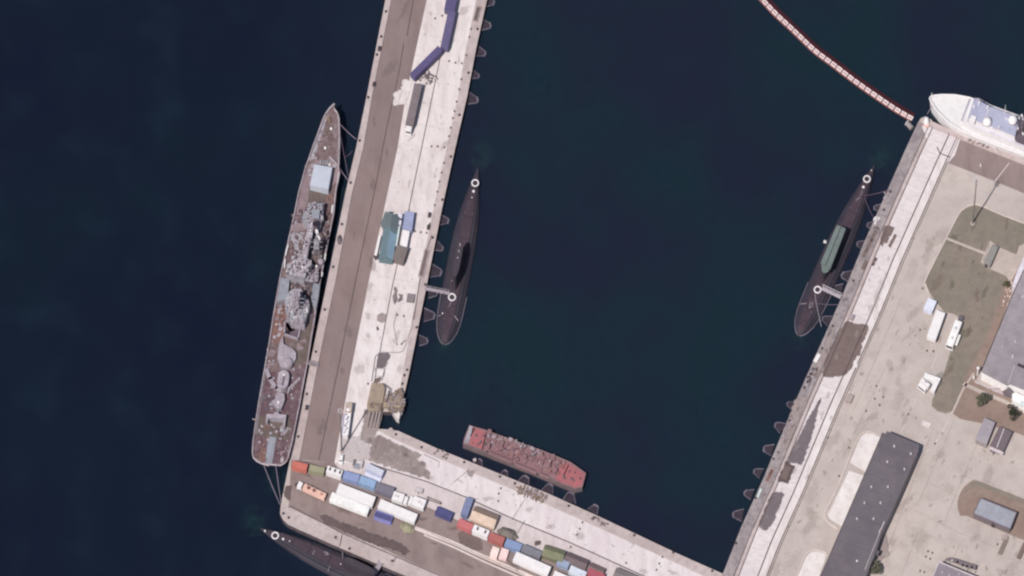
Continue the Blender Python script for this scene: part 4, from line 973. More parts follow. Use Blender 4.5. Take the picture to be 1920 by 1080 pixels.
for k_ in range(len(nn) - 1):
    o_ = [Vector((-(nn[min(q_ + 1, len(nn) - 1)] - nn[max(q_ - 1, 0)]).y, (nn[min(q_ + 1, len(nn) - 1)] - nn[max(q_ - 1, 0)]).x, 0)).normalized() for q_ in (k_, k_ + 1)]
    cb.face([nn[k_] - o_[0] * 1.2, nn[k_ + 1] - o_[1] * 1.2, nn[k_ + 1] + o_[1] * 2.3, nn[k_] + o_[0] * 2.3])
M['shade_red'] = mat('dark_red_shade', C(64, 18, 28), C(48, 10, 20), C(76, 28, 38))  # dark red shade beside the boom, painted as a flat band on the water
tag(cb.build('boom_shade_band', M['shade_red']), 'dark red band painted on the water as shade along the boom', 'net')

# ------------------------------------------------------------------ ropes and gangways
M['rope'] = mat('pale_rope', C(168, 152, 168), C(140, 122, 140))
M['rope_dk'] = mat('dark_rope', C(128, 108, 128), C(104, 84, 104))
def rope(p0, z0, p1, z1, label, m='rope', r=.13, sag=.5):
    a = W(*p0, z0); c = W(*p1, z1); P = []
    for i in range(9):
        t_ = i / 8; q = a.lerp(c, t_); q.z -= sag * 4 * t_ * (1 - t_); P.append(q)
    b = MB(); b.path(P, r); tag(b.build('mooring_rope', M[m]), label, 'rope')
rope((637, 232), zdk(232) + .3, (668, 261), .6, 'mooring rope from the warship bow slanting shortest to the pier')
rope((637, 246), zdk(246) + .3, (653, 330), .6, 'long mooring rope from the warship foredeck running aft to the pier', 'rope_dk')
rope((635, 312), zdk(312) + .3, (653, 338), .6, 'mooring rope from beside the warship deck tent to the pier bollard')
rope((661, 283), .2, (648, 294), -1.5, 'loose rope hanging from the pier wall beside the warship', 'rope_dk', .11)
rope((494, 871), 1.9, (525, 946), .6, 'left stern rope of the warship led to the pier corner')
rope((517, 873), 1.9, (527, 942), .6, 'right stern rope of the warship led to the pier corner')
rope((1620, 367), .1, (1666, 356), .6, 'stern rope of the awning-covered submarine stretched to the east quay', 'rope_dk', .1)
rope((1621, 371), .1, (1638, 408), .3, 'rope slanting from the awning-covered submarine towards a quay fender', 'rope_dk', .1)
rope((1530, 568), .1, (1573, 571), .5, 'level bow rope of the awning-covered submarine to the east quay', 'rope_dk', .1)
rope((1748, 196), 3.0, (1738, 214), .6, 'bow rope of the white ship dropping to the quay corner', 'rope', .1)
rope((600, 853), -.5, (600, 853.5), -.6, 'rope end', 'rope_dk', .05) if False else None
def gangway(p0, z0, p1, z1, w, label, m1, m2):
    a = W(*p0, z0); c = W(*p1, z1); d = c - a; h = Vector((d.x, d.y, 0)).normalized(); n = Vector((-h.y, h.x, 0))
    t = thing('gangway', label, 'gangway', a)
    b = MB(); q = Vector((0, 0, .1)); b.prism([a + n * w / 2 + q, c + n * w / 2 + q, c - n * w / 2 + q, a - n * w / 2 + q], 0, bot=[a + n * w / 2 - q, c + n * w / 2 - q, c - n * w / 2 - q, a - n * w / 2 - q]); b.build('walkway', M[m1], t, local=False)
    for s in (1, -1):
        b = MB(); o = n * w / 2 * s; b.tube(a + o + Vector((0, 0, 1)), c + o + Vector((0, 0, 1)), .08)
        for k in range(6): e = a.lerp(c, k / 5) + o; b.tube(e, e + Vector((0, 0, 1)), .05)
        b.build('handrail', M[m2], t, local=False)
gangway((797, 541), .3, (843, 550), .4, 1.2, 'grey gangway from the long pier onto the submarine', 'ship_pale', 'rail_lt')
gangway((1577, 557), .3, (1541, 540), .4, 1.6, 'pale gangway from the east quay onto the awning-covered submarine', 'ship_pale', 'white')
gangway((1575 - 997, 681), 1.9, (597, 686), .3, 1.2, 'short gangway from the warship afterdeck to the pier', 'rail_lt', 'ship_grey')
gangway((714, 1056), .3, (700, 1078), .4, 2.0, 'gangway from the south quay onto the submarine at the bottom edge', 'ship_pale', 'rail_lt')
# ------------------------------------------------------------------ boxes, trailers, tents, vehicles
def cm(name, r, g, b, am=1.0, **k):
    m_ = (r + g + b) / 3; r, g, b = [min(255, (m_ + (x - m_) * .78) * 1.12) for x in (r, g, b)]
    return mat(name, C(r, g, b), C(r * .93, g * .93, b * .94), C(r * .84 + 12, g * .82 + 10, b * .8 + 8), sc=(.2, .8, 2.4), fine=.14, amt=am, **k)
M['steel_dk'] = cm('dark_steel', 70, 62, 68); M['tyre'] = cm('tyre_rubber', 48, 44, 48); M['glass'] = mat('dark_glass', C(60, 64, 76), C(52, 56, 68), rough=.25, spec=.5)
M['steel_lt'] = cm('pale_steel', 186, 180, 186)
def container(p0, p1, wpx, h, m, label, cat='container', name='shipping_container', vents=0, group=None, ribs=True, rim=None, vm=None):
    c, a, L = ori(p0, p1, h); Wd = wpx * S
    t = thing(name, label, cat, c, a, group)
    b = MB(); b.box(0, 0, .15, L - .1, Wd - .1, h - .25)
    if ribs:
        n = max(6, int(L / .6))
        for i in range(n):
            x = -L / 2 + L * (i + .5) / n
            b.box(x, 0, h - .1, L / n * .7, Wd - .3, .04)
            for s in (1, -1): b.box(x, s * (Wd / 2 - .05), .3, L / n * .5, .07, h - .6)
    b.build('body', m, t)
    f = MB(); e = .14
    for s in (1, -1):
        for z in (.1, h - e): f.box(0, s * (Wd / 2 - e / 2), z, L, e, e)
        for z in (.1, h - e): f.box(s * (L / 2 - e / 2), 0, z, e, Wd - 2 * e, e)
        for q in (1, -1): f.box(s * (L / 2 - e / 2), q * (Wd / 2 - e / 2), .1 + e, e, e, h - .1 - 2 * e)
    f.build('frame', rim or m, t)
    for s in (1, -1):
        d = MB(); d.box(L / 2 + .01, s * (Wd / 4 - .06), .3, .08, Wd / 2 - .25, h - .55); dd = d.build('door', m, t)
        d = MB(); d.tube((L / 2 + .09, s * .3, .5), (L / 2 + .09, s * .3, h - .5), .035); d.build('locking_bar', M['steel_lt'], dd)
    for i in range(vents):
        d = MB(); x = -L / 2 + L * (i + .5) / vents + .2; d.box(x, .3, h - .1, .7, 1.3, .16); d.build('roof_vent', vm or M['steel_dk'], t)
    return t
def wheel(parent, x, y, r=.5, w=.3):
    b = MB(); b.tube((x, y - w / 2, r), (x, y + w / 2, r), r, r, 14); o = b.build('wheel', M['tyre'], parent)
    b = MB(); b.tube((x, y - w / 2 - .02, r), (x, y + w / 2 + .02, r), r * .5, r * .5, 10); b.build('rim', M['steel_lt'], o)
def trailer(p0, p1, wpx, h, m, label, cab=None, name='box_trailer', cat='trailer', side=None):
    """long box on wheels; with `cab` (material) a tractor cab stands at the p1 end"""
    c, a, L = ori(p0, p1, h); Wd = wpx * S; t = thing(name, label, cat, c, a)
    b = MB(); b.box(0, 0, 1.1, L - .16, Wd - .12, h - 1.16); b.build('body', side or m, t)
    b = MB(); b.box(0, 0, h - .12, L, Wd, .12)
    for i in range(int(L / 1.2)): b.box(-L / 2 + .6 + i * 1.2, 0, h, .07, Wd - .2, .03)
    b.build('roof', m, t)
    b = MB(); b.box(0, .5, .8, L - .4, .25, .3); b.box(0, -.5, .8, L - .4, .25, .3); b.build('chassis', M['steel_dk'], t)
    for x in (-L / 2 + 1.0, -L / 2 + 2.3):
        for s in (1, -1): wheel(t, x, s * (Wd / 2 - .3))
    for s in (1, -1):
        d = MB(); d.box(-L / 2 + .02, s * (Wd / 4 - .05), 1.2, .1, Wd / 2 - .2, h - 1.5); d.build('rear_door', side or m, t)
    if cab:
        b = MB(); b.box(L / 2 + 1.25, 0, .6, 2.1, 2.4, h - 1.2, 0, .92, .94); cb = b.build('cab', cab, t)
        b = MB(); b.box(L / 2 + 2.28, 0, 1.7, .12, 2.0, .8); b.build('windscreen', M['glass'], cb)
        for s in (1, -1): wheel(t, L / 2 + 1.2, s * 1.0)
    else:
        for s in (1, -1):
            d = MB(); d.box(L / 2 - 2.2, s * .8, 0, .16, .16, 1.1); d.build('landing_leg', M['steel_dk'], t)
    return t
def gable_tent(p0, p1, wpx, he, hr, m, label, name='tent', cat='tent', wallm=None, bands=None):
    c, a, L = ori(p0, p1, hr); Wd = wpx * S; t = thing(name, label, cat, c, a)
    b = MB(); b.box(0, 0, 0, L - .2, Wd - .2, he); b.build('wall', wallm or m, t)
    b = MB(); b.gable(L, Wd, 0, he - .05, hr); b.build('roof', m, t)
    if bands:
        for (u, w_, bm, s) in bands:
            b = MB(); y0 = 0 if s > 0 else -Wd / 2
            b.face([(-L / 2 + u * L, -Wd / 2 * (s < 0), (hr if s > 0 else he) + .03), (-L / 2 + (u + w_) * L, -Wd / 2 * (s < 0), (hr if s > 0 else he) + .03),
                    (-L / 2 + (u + w_) * L, Wd / 2 * (s > 0), (he if s > 0 else hr) + .03), (-L / 2 + u * L, Wd / 2 * (s > 0), (he if s > 0 else hr) + .03)]); b.build('roof_panel', bm, t)
    return t

# --- pier: purple trailers, grey truck, tent and boxes
M['purple'] = cm('faded_purple', 88, 78, 128, rough=.6); M['purple2'] = cm('faded_purple_grey', 96, 88, 132, rough=.6)
trailer((849, -14), (842.5, 20), 20, 3.6, M['purple'], 'wide purple box trailer cut by the top frame edge on the pier', side=M['purple2'])
trailer((847.5, 21), (832.8, 89), 14.5, 3.6, M['purple2'], 'long straight purple trailer standing along the pier behind two others')
trailer((825.5, 90), (773.5, 141.5), 12.5, 3.6, M['purple'], 'purple trailer swung out at an angle across the pier joint')
t = trailer((784.3, 157), (767.5, 233), 15, 3.7, cm('grey_tarpaulin', 122, 110, 116), 'grey tarpaulin trailer truck with a white cab on the pier', cab=M['white'], name='trailer_truck', cat='truck')
hp = thing('hose_heap', 'tangle of dark hoses and scrap lying behind the grey trailer truck', 'heap', W(797, 148))
b = PB(); o = W(797, 148)
for k in range(16):
    x, y = random.uniform(-2.6, 2.6), random.uniform(-2.5, 3.5); b.box(x, y, 0, random.uniform(.5, 2.2), random.uniform(.2, .6), random.uniform(.2, .7), random.uniform(0, 3))
b.build('scrap', M['patch'], hp); b = MB(); P = [(-1 + .7 * k, 1.2 * math.sin(k * 1.1), .25) for k in range(10)]; b.path(P, .15); b.build('hose', M['steel_dk'], hp)
M['teal'] = cm('teal_canvas', 96, 122, 132); M['teal_gy'] = cm('grey_teal_canvas', 96, 110, 116); M['teal_lt'] = cm('light_blue_canvas', 120, 152, 176)
gable_tent((736, 400), (723, 482), 27, 2.6, 4.2, M['teal'], 'large teal canvas tent on the pier with a grey top end and a light stripe', bands=[(.02, .3, M['teal_gy'], -1), (.02, .3, M['teal_gy'], 1), (.4, .58, M['teal_lt'], 1)])
b = MB(); ap = thing('canopy', 'curved grey-teal canopy leaning on the upper left of the teal tent', 'canopy', W(720, 408))
P = [W(722, 398, 2.4), W(733, 396, 3.0), W(728, 418, 3.0), W(718, 430, 2.3), W(713, 420, 2.0)]
b.prism(P, 2.0, bot=[p - Vector((0, 0, .25)) for p in P]); b.build('cloth', M['teal_gy'], ap, local=False)
b = MB()
for p in P: b.tube((p.x, p.y, 0), (p.x, p.y, p.z - .1), .06)
b.build('pole', M['steel_lt'], ap, local=False)
M['pale_teal'] = cm('pale_teal_sheet', 196, 212, 214)
container((750.5, 400), (748, 420), 8, 2.6, cm('pale_lilac', 206, 204, 222), 'narrow pale lilac box between the teal tent and the lavender container', vents=1, name='storage_box')
container((747, 424), (741, 460), 7, 2.4, M['pale_teal'], 'narrow pale green box pressed along the east side of the teal tent', name='storage_box')
container((768, 397), (763.5, 430), 18, 2.9, cm('lavender_blue', 146, 156, 196), 'lavender blue container at the top of the pier tent cluster')
container((762, 432), (756.5, 462), 13, 2.7, M['white'], 'bright white container below the lavender one beside the teal tent')
container((755, 461.5), (746.5, 487), 22, 3.0, cm('grey_brown_sheet', 118, 108, 106), 'square grey-brown box at the foot of the pier tent cluster', name='storage_box')
container((712, 442), (704, 478), 5, 1.6, M['white'], 'thin white side box on the road side of the teal tent', name='storage_box', ribs=False)
q = thing('crate', 'small dark grey crate at the lower left of the teal tent', 'crate', W(706, 484)); b = MB(); b.box(0, 0, 0, 1.9, 1.6, 1.1, .2); b.build('body', M['patch'], q); b = MB(); b.box(0, 0, 1.1, 2.0, 1.7, .12, .2); b.build('lid', M['steel_dk'], q)
container((763, 557), (777, 559), 15, .9, cm('dark_mat_stack', 132, 122, 126), 'low grey stack of mats near the inner pier edge', name='mat_stack', cat='stack', ribs=True)
# rubble shed at the pier corner
rs = thing('ruined_shed', 'ruined tan shed with rubble at the inner corner of the pier', 'shed', W(722, 755))
M['tan'] = mat('tan_rubble', C(178, 161, 144), C(160, 144, 130), C(140, 125, 114), sc=(.15, .6, 1.8), fine=.4)
M['tan_dk'] = mat('brown_rubble', C(152, 135, 124), C(134, 118, 110), C(116, 100, 97), sc=(.15, .6, 1.8), fine=.4)
b = MB(); b.prism([W(x, y, 1.6) for x, y in [(697, 718), (718, 718), (722, 728), (719, 745), (716, 770), (690, 770), (688, 758)]], 0); b.build('roof_slab', M['tan'], rs, local=False)
b = MB(); b.prism([W(x, y, 1.0) for x, y in [(719, 742), (734, 737), (752, 735), (755, 746), (758, 756), (752, 764), (735, 764), (716, 763)]], -1.5); b.build('broken_slab', M['tan'], rs, local=False)
b = PB()
for (x, y) in scatter([(731, 728), (756, 732), (760, 765), (750, 775), (728, 770), (722, 745)], 60):
    p = W(x, y, 1); b.box(p.x, p.y, .6, random.uniform(.4, 1.8), random.uniform(.3, 1.2), random.uniform(.3, 1.2), random.uniform(0, 3))
b.build('rubble_block', M['tan_dk'], rs, local=False)
b = PB()
for (x, y) in scatter([(731, 728), (756, 732), (760, 765), (750, 785), (736, 774), (722, 745)], 30):
    p = W(x, y, 1); b.box(p.x, p.y, .8, random.uniform(.5, 1.6), random.uniform(.2, .5), random.uniform(.3, 1.0), random.uniform(0, 3))
b.build('broken_block', M['ship_pale'], rs, local=False)
b = MB(); b.prism([W(x, y, .4) for x, y in [(735, 770), (752, 768), (748, 786), (743, 783)]], -2.4); b.build('fallen_slab', M['concrete'], rs, local=False)
b = PB()
for x in (694, 701, 707, 713): A = W(x, 772, 1.2); Bq = W(x - 6, 802, .3); d = Bq - A; b.tube(A, Bq, .45, .45, 6)
b.build('fallen_beam', M['stain_lt'], rs, local=False)
b = MB(); b.path([W(719, 720, 1.8), W(732, 730, 1.6), W(728, 745, 1.6), W(724, 754, 1.6)], .14); b.path([W(716, 756, 1.9), W(714, 771, 1.8)], .12); b.build('bent_pipe', M['steel_dk'], rs, local=False)
b = PB()
for (x, y) in scatter([(692, 756), (716, 752), (714, 768), (690, 768)], 18): p = W(x, y, 1.6); b.box(p.x, p.y, 1.6, random.uniform(.4, 1.5), random.uniform(.3, 1), random.uniform(.15, .4), random.uniform(0, 3))
b.build('loose_board', M['tan_dk'], rs, local=False)
q = thing('boulder', 'rounded pale boulder in the water notch at the pier corner', 'boulder', W(733, 803, 0)); b = MB(); b.dome(0, 0, -2.6, 1.3, 2.5, 10, 4, 1.1); b.build('rock', M['strip'], q)
# tan-cabbed lorry with a white tool deck
c, a, L = ori((652, 774), (646.5, 816), 3.1)
t = thing('lorry', 'lorry with a tan cab and white tool deck parked by the pier road', 'truck', c, a)
b = MB(); b.box(0, .2, .9, L, 2.3, 2.2); b.build('deck', M['white'], t)
b = PB()
for k in range(9): b.box(-L / 2 + .9 + k * .9, random.uniform(-.5, .6), 3.1, random.uniform(.3, .6), random.uniform(.3, .9), random.uniform(.2, .5), random.uniform(-.4, .4))
b.build('tool', M['purple2'], t)
b = MB(); b.box(0, -1.35, 1.0, L - .5, .9, 1.5); b.build('side_locker', cm('grey_lilac', 150, 146, 168), t)
b = MB(); b.box(-L / 2 - 2.3, .1, .6, 4.4, 3.0, 2.9, 0, .8, .88); cb = b.build('cab', cm('tan_cab', 178, 160, 148), t)
b = MB(); b.box(-L / 2 - .9, 0, 3.5, 1.1, 1.4, .2); b.build('roof_beacon', M['white'], cb); b = MB(); b.box(-L / 2 - 4.35, 0, 1.8, .25, 2.3, 1.0); b.build('windscreen', M['glass'], cb)
for x in (-L / 2 - 1.6, L / 2 - 1.2, L / 2 - 2.5):
    for s in (1, -1): wheel(t, x, s * 1.0)
def car(px, py, ang, m, label, L=4.4, h=1.5, name='car', cat='car'):
    c = W(px, py, h); t = thing(name, label, cat, (c.x, c.y, 0), R(ang))
    b = MB(); b.box(0, 0, .35, L, 1.8, .55, 0, .97, .95); b.build('body', m, t)
    b = MB(); b.box(-.2, 0, .9, L * .55, 1.65, h - .9, 0, .72, .85); cb = b.build('cabin', m, t)
    b = MB(); b.box(L * .2, 0, .95, .3, 1.5, .4, 0, .4, .9); b.box(-L * .34, 0, .95, .3, 1.5, .4, 0, .4, .9); b.build('window', M['glass'], cb)
    for x in (L * .3, -L * .3):
        for s in (1, -1): wheel(t, x, s * .82, .33, .22)
    return t
car(639.5, 858, -97, M['white'], 'small white van standing at the foot of the pier lamp mast', 4.2, 1.8, 'van', 'van')
# lamp masts
def lamp_mast(px, py, label, H=26.0):
    p = W(px, py); t = thing('lamp_mast', label, 'lamp mast', (p.x, p.y, 0))
    b = MB(); b.cyl(0, 0, 0, .5, .9, .9, 12); b.build('base', M['strip'], t)
    b = MB(); b.cyl(0, 0, .5, H - .5, .36, .2, 10); b.build('pole', cm('grey_galvanised', 128, 118, 120), t)
    b = MB(); b.torus(0, 0, H - .6, .7, .08, 16); b.box(0, 0, H - .7, 1.4, .12, .12); r = b.build('lamp_ring', M['steel_lt'], t)
    for k in range(5):
        a = k * math.pi * .4; b = MB(); b.box(.85 * math.cos(a), .95 * math.sin(a), H - .8, .4, .35, .4, a); b.build('floodlight', M['steel_lt'], r)
lamp_mast(1823.5, 420, 'tall lamp mast rising from the dry grass plot with a long shadow')
lamp_mast(640.5, 847, 'tall lamp mast on the pier beside the white van and lorry')

# --- south quay rows
M['olive'] = cm('olive_canvas', 150, 146, 118); M['c_red'] = cm('orange_red_steel', 206, 106, 92); M['c_red2'] = cm('crimson_steel', 200, 104, 108); M['c_red3'] = cm('brick_red_steel', 186, 100, 96)
M['c_blue'] = cm('mid_blue_steel', 130, 148, 198); M['c_blue2'] = cm('light_blue_steel', 132, 166, 208); M['slate'] = cm('slate_steel', 120, 116, 134); M['navy'] = cm('navy_steel', 76, 76, 134); M['c_blue3'] = cm('dusty_blue_steel', 112, 124, 166)
container((548, 869), (576, 876), 11.5, 2.6, M['c_red'], 'orange-red container at the west end of the quay row')
container((580, 876), (608, 882.5), 11.5, 2.5, M['olive'], 'olive drab container between the orange-red and the white one', ribs=True)
container((613, 878.5), (641, 888), 12, 2.6, M['white'], 'white container with three dark roof vents', vents=3)
container((644, 889), (673, 897), 14, 2.6, M['c_blue'], 'mid blue container next to the white vented one')
container((674, 898), (704, 908.5), 14, 2.6, M['c_blue2'], 'light blue container in the row, a shade brighter than its neighbour')
container((704.5, 911), (737, 922), 16, 2.6, M['slate'], 'slate grey container at the east end of the blue row')
trailer((633, 915), (701, 941), 20, 3.0, M['white'], 'upper one of two long white trailers side by side on the south quay')
trailer((620, 930), (691, 957.5), 16, 3.0, cm('cool_white', 232, 238, 240), 'lower cool-white long trailer with small roof marks, of two side by side')
trailer((711, 943), (780, 972), 17, 3.0, M['white'], 'long white trailer standing alone above the blue bin')
def bin_(p0, p1, wpx, h, m, mi, label, name='skip_bin'):
    c, a, L = ori(p0, p1, h); Wd = wpx * S; t = thing(name, label, 'bin', c, a); b = MB()
    for s in (1, -1): b.box(0, s * (Wd / 2 - .08), 0, L, .16, h); b.box(s * (L / 2 - .08), 0, 0, .16, Wd - .32, h)
    b.build('wall', m, t); b = MB(); b.box(0, 0, .1, L - .32, Wd - .32, h * .72); b.build('load', mi, t)
    b = MB(); b.box(0, -Wd / 2 - .05, h * .45, L, .1, .15); b.box(0, -Wd / 2 - .05, .2, L, .1, .15); b.build('rib', m, t)
    return t
bin_((703, 962), (735, 973), 13, 2.3, cm('pale_violet_blue', 128, 128, 196), M['navy'], 'violet-blue open bin in front of the lone white trailer')
bin_((818, 955), (848, 968), 14, 2.0, M['navy'], cm('deep_blue_load', 74, 76, 134), 'navy open bin standing apart on the worn quay road')
c = container((881.5, 933), (870, 965), 14, 2.6, M['c_blue3'], 'dusty blue container standing crosswise beside the tan tent')
def heap(px, py, rx, ry, h, m, label, name='tarp_heap', cat='heap', n=16, rz=-23):
    p = W(px, py, h * .5); t = thing(name, label, cat, (p.x, p.y, 0), R(rz)); b = MB()
    rs = []
    for k in range(6):
        u = k / 5; rr = (1 - u ** 2.2) * .97 + .03
        rs.append([(rx * rr * math.cos(2 * math.pi * i / n) * (1 + .16 * math.sin(i * 2.3 + k)), ry * rr * math.sin(2 * math.pi * i / n) * (1 + .16 * math.cos(i * 1.7 + k)), h * u) for i in range(n)])
    b.rings(rs); b.build('cover', m, t)
    b = MB()
    for k in range(5): b.tube((-rx * .6 + rx * .3 * k, -ry, .1), (-rx * .6 + rx * .3 * k, ry * .2, h * 1.02), .06)
    b.build('lashing', M['steel_dk'], t); return t
heap(764, 988, 2.9, 2.1, 1.5, M['olive'], 'dark olive tarpaulin heap at the east end of the lone white trailer')
heap(952, 999, 4.3, 2.4, 2.2, cm('grey_tarpaulin_heap', 118, 110, 104), 'rounded grey tarpaulin heap behind the red and blue containers')
# salmon tanker
c, a, L = ori((558, 906), (611, 931), 2.4)
t = thing('tank_lorry', 'salmon pink tank lorry with two round dark hatches and a white cab', 'truck', c, a)
M['salmon'] = cm('salmon_paint', 226, 178, 160); 
b = MB(); b.box(1.2, 0, 1.0, L - 2.6, 2.6, 1.4, 0, .97, .9); tb = b.build('tank', M['salmon'], t)
for x in (-1.4, 1.0): 
    b = MB(); b.cyl(x, .2, 2.4, .2, .95, .9, 18); h_ = b.build('hatch', cm('brown_hatch', 128, 84, 80), tb); b = MB(); b.torus(x, .2, 2.6, .9, .12, 18); b.build('hatch_rim', M['salmon'], h_)
b = MB(); b.box(4.4, .1, 2.4, 1.1, .9, .3); b.build('valve_box', cm('rose_box', 190, 128, 116), tb)
b = MB(); b.box(-L / 2 + 1.1, 0, .6, 2.1, 2.4, 1.8, 0, .85, .9); cb = b.build('cab', M['white'], t); b = MB(); b.box(-L / 2 + .03, 0, 1.4, .15, 2.0, .7); b.build('windscreen', M['glass'], cb)
b = MB(); b.box(-L / 2 - .6, .2, .2, 1.0, 1.0, .9); b.build('front_winch', M['steel_dk'], t)
for x in (-L / 2 + 1.2, L / 2 - 1.2, L / 2 - 2.6):
    for s in (1, -1): wheel(t, x, s * 1.05)
# slatted cargo crate and pallets
c, a, L = ori((687, 872.5), (718, 887), 3.2); t = thing('cargo_rack', 'pale blue slatted cargo rack with a sharp shadow on the quay', 'rack', c, a)
b = MB(); b.box(0, 0, 0, L, 2.6, 3.0); b.build('body', cm('pale_blue_rack', 182, 188, 216), t); b = MB()
for k in range(11): b.box(-L / 2 + .4 + k * (L - .8) / 10, .1, 3.0, .18, 2.2, .16)
b.build('slat', M['white'], t); b = MB(); b.box(0, -2.0, 0, L - .4, 1.4, 1.0); b.build('ramp', cm('pale_blue_ramp', 196, 200, 222), t)
for (x, y, w_, l_, h, m, lab) in ((678, 869, 1.0, 2.4, 1.4, 'steel_lt', 'tall pale pallet on end left of the blue slatted rack'), (669, 873, 2.6, 2.0, .5, 'ship_blue', 'low pale blue pallet stack beside the lamp mast van'), (664, 866, .8, 2.2, .8, 'patch', 'dark pallet edge north of the blue container row')):
    p = W(x, y, h); t = thing('pallet', lab, 'pallet', (p.x, p.y, 0), R(-15)); b = MB(); b.box(0, 0, .12, w_, l_, h - .12); b.build('load', M[m], t); b = MB(); b.box(0, 0, 0, w_ + .2, l_ + .2, .12); b.build('base', M['tan'], t)
# white vans east of the blue row
def boxvan(p0, p1, wpx, h, label, m='white', lower=None):
    c, a, L = ori(p0, p1, h); Wd = wpx * S; t = thing('box_van', label, 'van', c, a)
    b = MB(); b.box(-.9, 0, .7, L - 2.0, Wd, h - .7); b.build('body', M[m], t)
    b = MB(); b.box(L / 2 - .95, 0, .5, 1.8, Wd * .94, h - 1.1, 0, .8, .9); cb = b.build('cab', M[m], t); b = MB(); b.box(L / 2 - .1, 0, 1.3, .14, Wd * .75, .6); b.build('windscreen', M['glass'], cb)
    for x in (L / 2 - 1, -L / 2 + 1.2):
        for s in (1, -1): wheel(t, x, s * (Wd / 2 - .2), .42)
    b = MB(); b.box(-1, 0, h, .7, .8, .25); b.box(-L * .3, .2, h, .4, 1.2, .12); b.build('roof_hatch', M[lower or 'steel_lt'], t); return t
boxvan((736, 928), (765, 937), 16, 2.7, 'white box van at the east end of the blue container row')
boxvan((797, 946), (766, 934), 17, 2.8, 'white box van with a grey flank, facing the pier beside the other white van')
q = thing('flat_trailer', 'short white trailer frame just north of the white box vans', 'trailer', W(785, 922)); b = MB(); b.box(0, 0, .5, 3.4, 1.5, .8, R(-15)); b.build('bed', M['steel_lt'], q)
for s in (1, -1): wheel(q, 0, s * .7, .35)
q = thing('drawbar', 'grey looped drawbar lying east of the white box vans', 'drawbar', W(815, 938)); b = MB(); b.path([(-3, 1.2, .3), (2.2, -.9, .3), (2.6, -1.8, .3), (-2.6, .1, .3), (-3, 1.2, .3)], .2); b.build('frame', M['patch'], q); b = MB(); b.cyl(2.5, -1.4, 0, .5, .3); b.build('hitch', M['steel_dk'], q)
# tan tent, second row
gable_tent((886, 957), (931, 975), 27, 2.2, 3.6, cm('tan_canvas', 198, 172, 154), 'tan gabled canvas tent on the south quay, shade painted on its north slope', bands=[(0, 1, cm('shaded_slope_canvas', 152, 128, 114), 1)])  # brown panel puts the shade of the north slope into colour
container((859, 977), (886, 989), 13, 2.6, M['c_red2'], 'crimson container at the west end of the second row')
container((887, 989), (916, 1001), 13, 2.6, M['white'], 'white container with two roof vents between two red ones', vents=2)
container((917, 1003), (945, 1014), 13, 2.6, M['c_red3'], 'brick red container between the white and the blue one')
container((948, 1015), (977, 1027), 14, 2.6, cm('denim_blue_steel', 126, 148, 194), 'denim blue container east of the brick red one')
container((979, 1026), (1014, 1041), 14, 2.6, cm('ash_grey_steel', 122, 122, 134), 'ash grey container beyond the denim blue one')
container((930.5, 1026), (924.5, 1044), 14, 1.6, cm('blush_pink', 238, 206, 200), 'left one of two blush pink crates', name='crate', cat='crate')
container((947.5, 1029), (942, 1047), 15, 1.6, cm('pale_pink', 236, 198, 196), 'right one of two pale pink crates', name='crate', cat='crate')
gable_tent((1019, 1028), (1058, 1041), 22, 2.2, 3.2, mat('camouflage_net', C(138, 136, 114), C(116, 122, 96), C(150, 140, 122), sc=(.2, .9, 2.4), fine=.4), 'camouflage green netting shelter behind the white trailer', name='net_shelter', cat='shelter')
trailer((965, 1042), (1030, 1071), 18, 3.0, M['white'], 'long white trailer in front of the ash grey container')
trailer((1037, 1078), (1104, 1107), 18, 3.0, M['white'], 'long white trailer mostly cut by the bottom frame edge')
container((1046, 1050), (1067, 1059), 14, 2.2, cm('ice_blue_steel', 146, 164, 198), 'small ice blue container between the white trailers and the dark shelter')
container((1068, 1066), (1098, 1079), 14, 2.4, cm('pearl_blue', 198, 206, 222), 'pearl blue container at the bottom edge beside the dark shelter')
gable_tent((1060, 1041), (1101, 1058), 20, 2.0, 2.8, cm('dark_plum_canvas', 108, 92, 98), 'dark plum canvas shelter on the south quay', name='shelter', cat='shelter')
gable_tent((1103, 1060), (1132, 1073), 18, 1.8, 2.4, cm('brown_canvas', 118, 98, 100), 'low brown canvas shelter at the end of the dark plum one', name='shelter', cat='shelter')
container((1103, 1071), (1132, 1083), 14, 2.4, cm('deep_crimson', 176, 80, 96), 'deep crimson container at the bottom frame edge')
gable_tent((1152, 1072), (1204, 1094), 22, 2.6, 3.0, cm('grey_felt_roof', 126, 116, 120), 'grey felt-roofed hut at the bottom frame edge', name='hut', cat='hut')
# planks heap, ladders
hp = thing('plank_heap', 'heap of brown planks on the south quay edge beside the red barge', 'heap', W(1000, 928)); o = W(1000, 928)
for nm, m, n in (('plank', 'tan_dk', 46), ('pale_plank', 'rail_lt', 22)):
    b = PB()
    for (x, y) in scatter([(972, 914), (984, 912), (1027, 930), (1023, 942), (1008, 940), (985, 930), (972, 923)], n):
        p = W(x, y, .5); b.box(p.x - o.x, p.y - o.y, 0, random.uniform(1.0, 2.6), random.uniform(.2, .4), random.uniform(.3, 1.0), R(random.choice((66, 60, 72, -20))))
    b.build(nm, M[m], hp)
def ladder(px0, px1, w_, label, m1, m2, name='timber_stage', z=.4):
    a = W(*px0); c = W(*px1); d = c - a; L = d.length; t = thing(name, label, 'staging', (a + c) / 2, math.atan2(d.y, d.x))
    for s in (1, -1): b = MB(); b.box(0, s * w_ / 2, 0, L, .45, z); b.build('beam', M[m1], t)
    b = MB(); b.box(0, 0, .02, L - .4, w_ - .5, z * .5); b.build('decking', M[m2], t)
    b = MB(); b.box(L / 2, 0, 0, .4, w_ + .5, z + .1); b.box(-L / 2, 0, 0, .4, w_ + .5, z + .1); b.build('end_beam', M[m1], t)
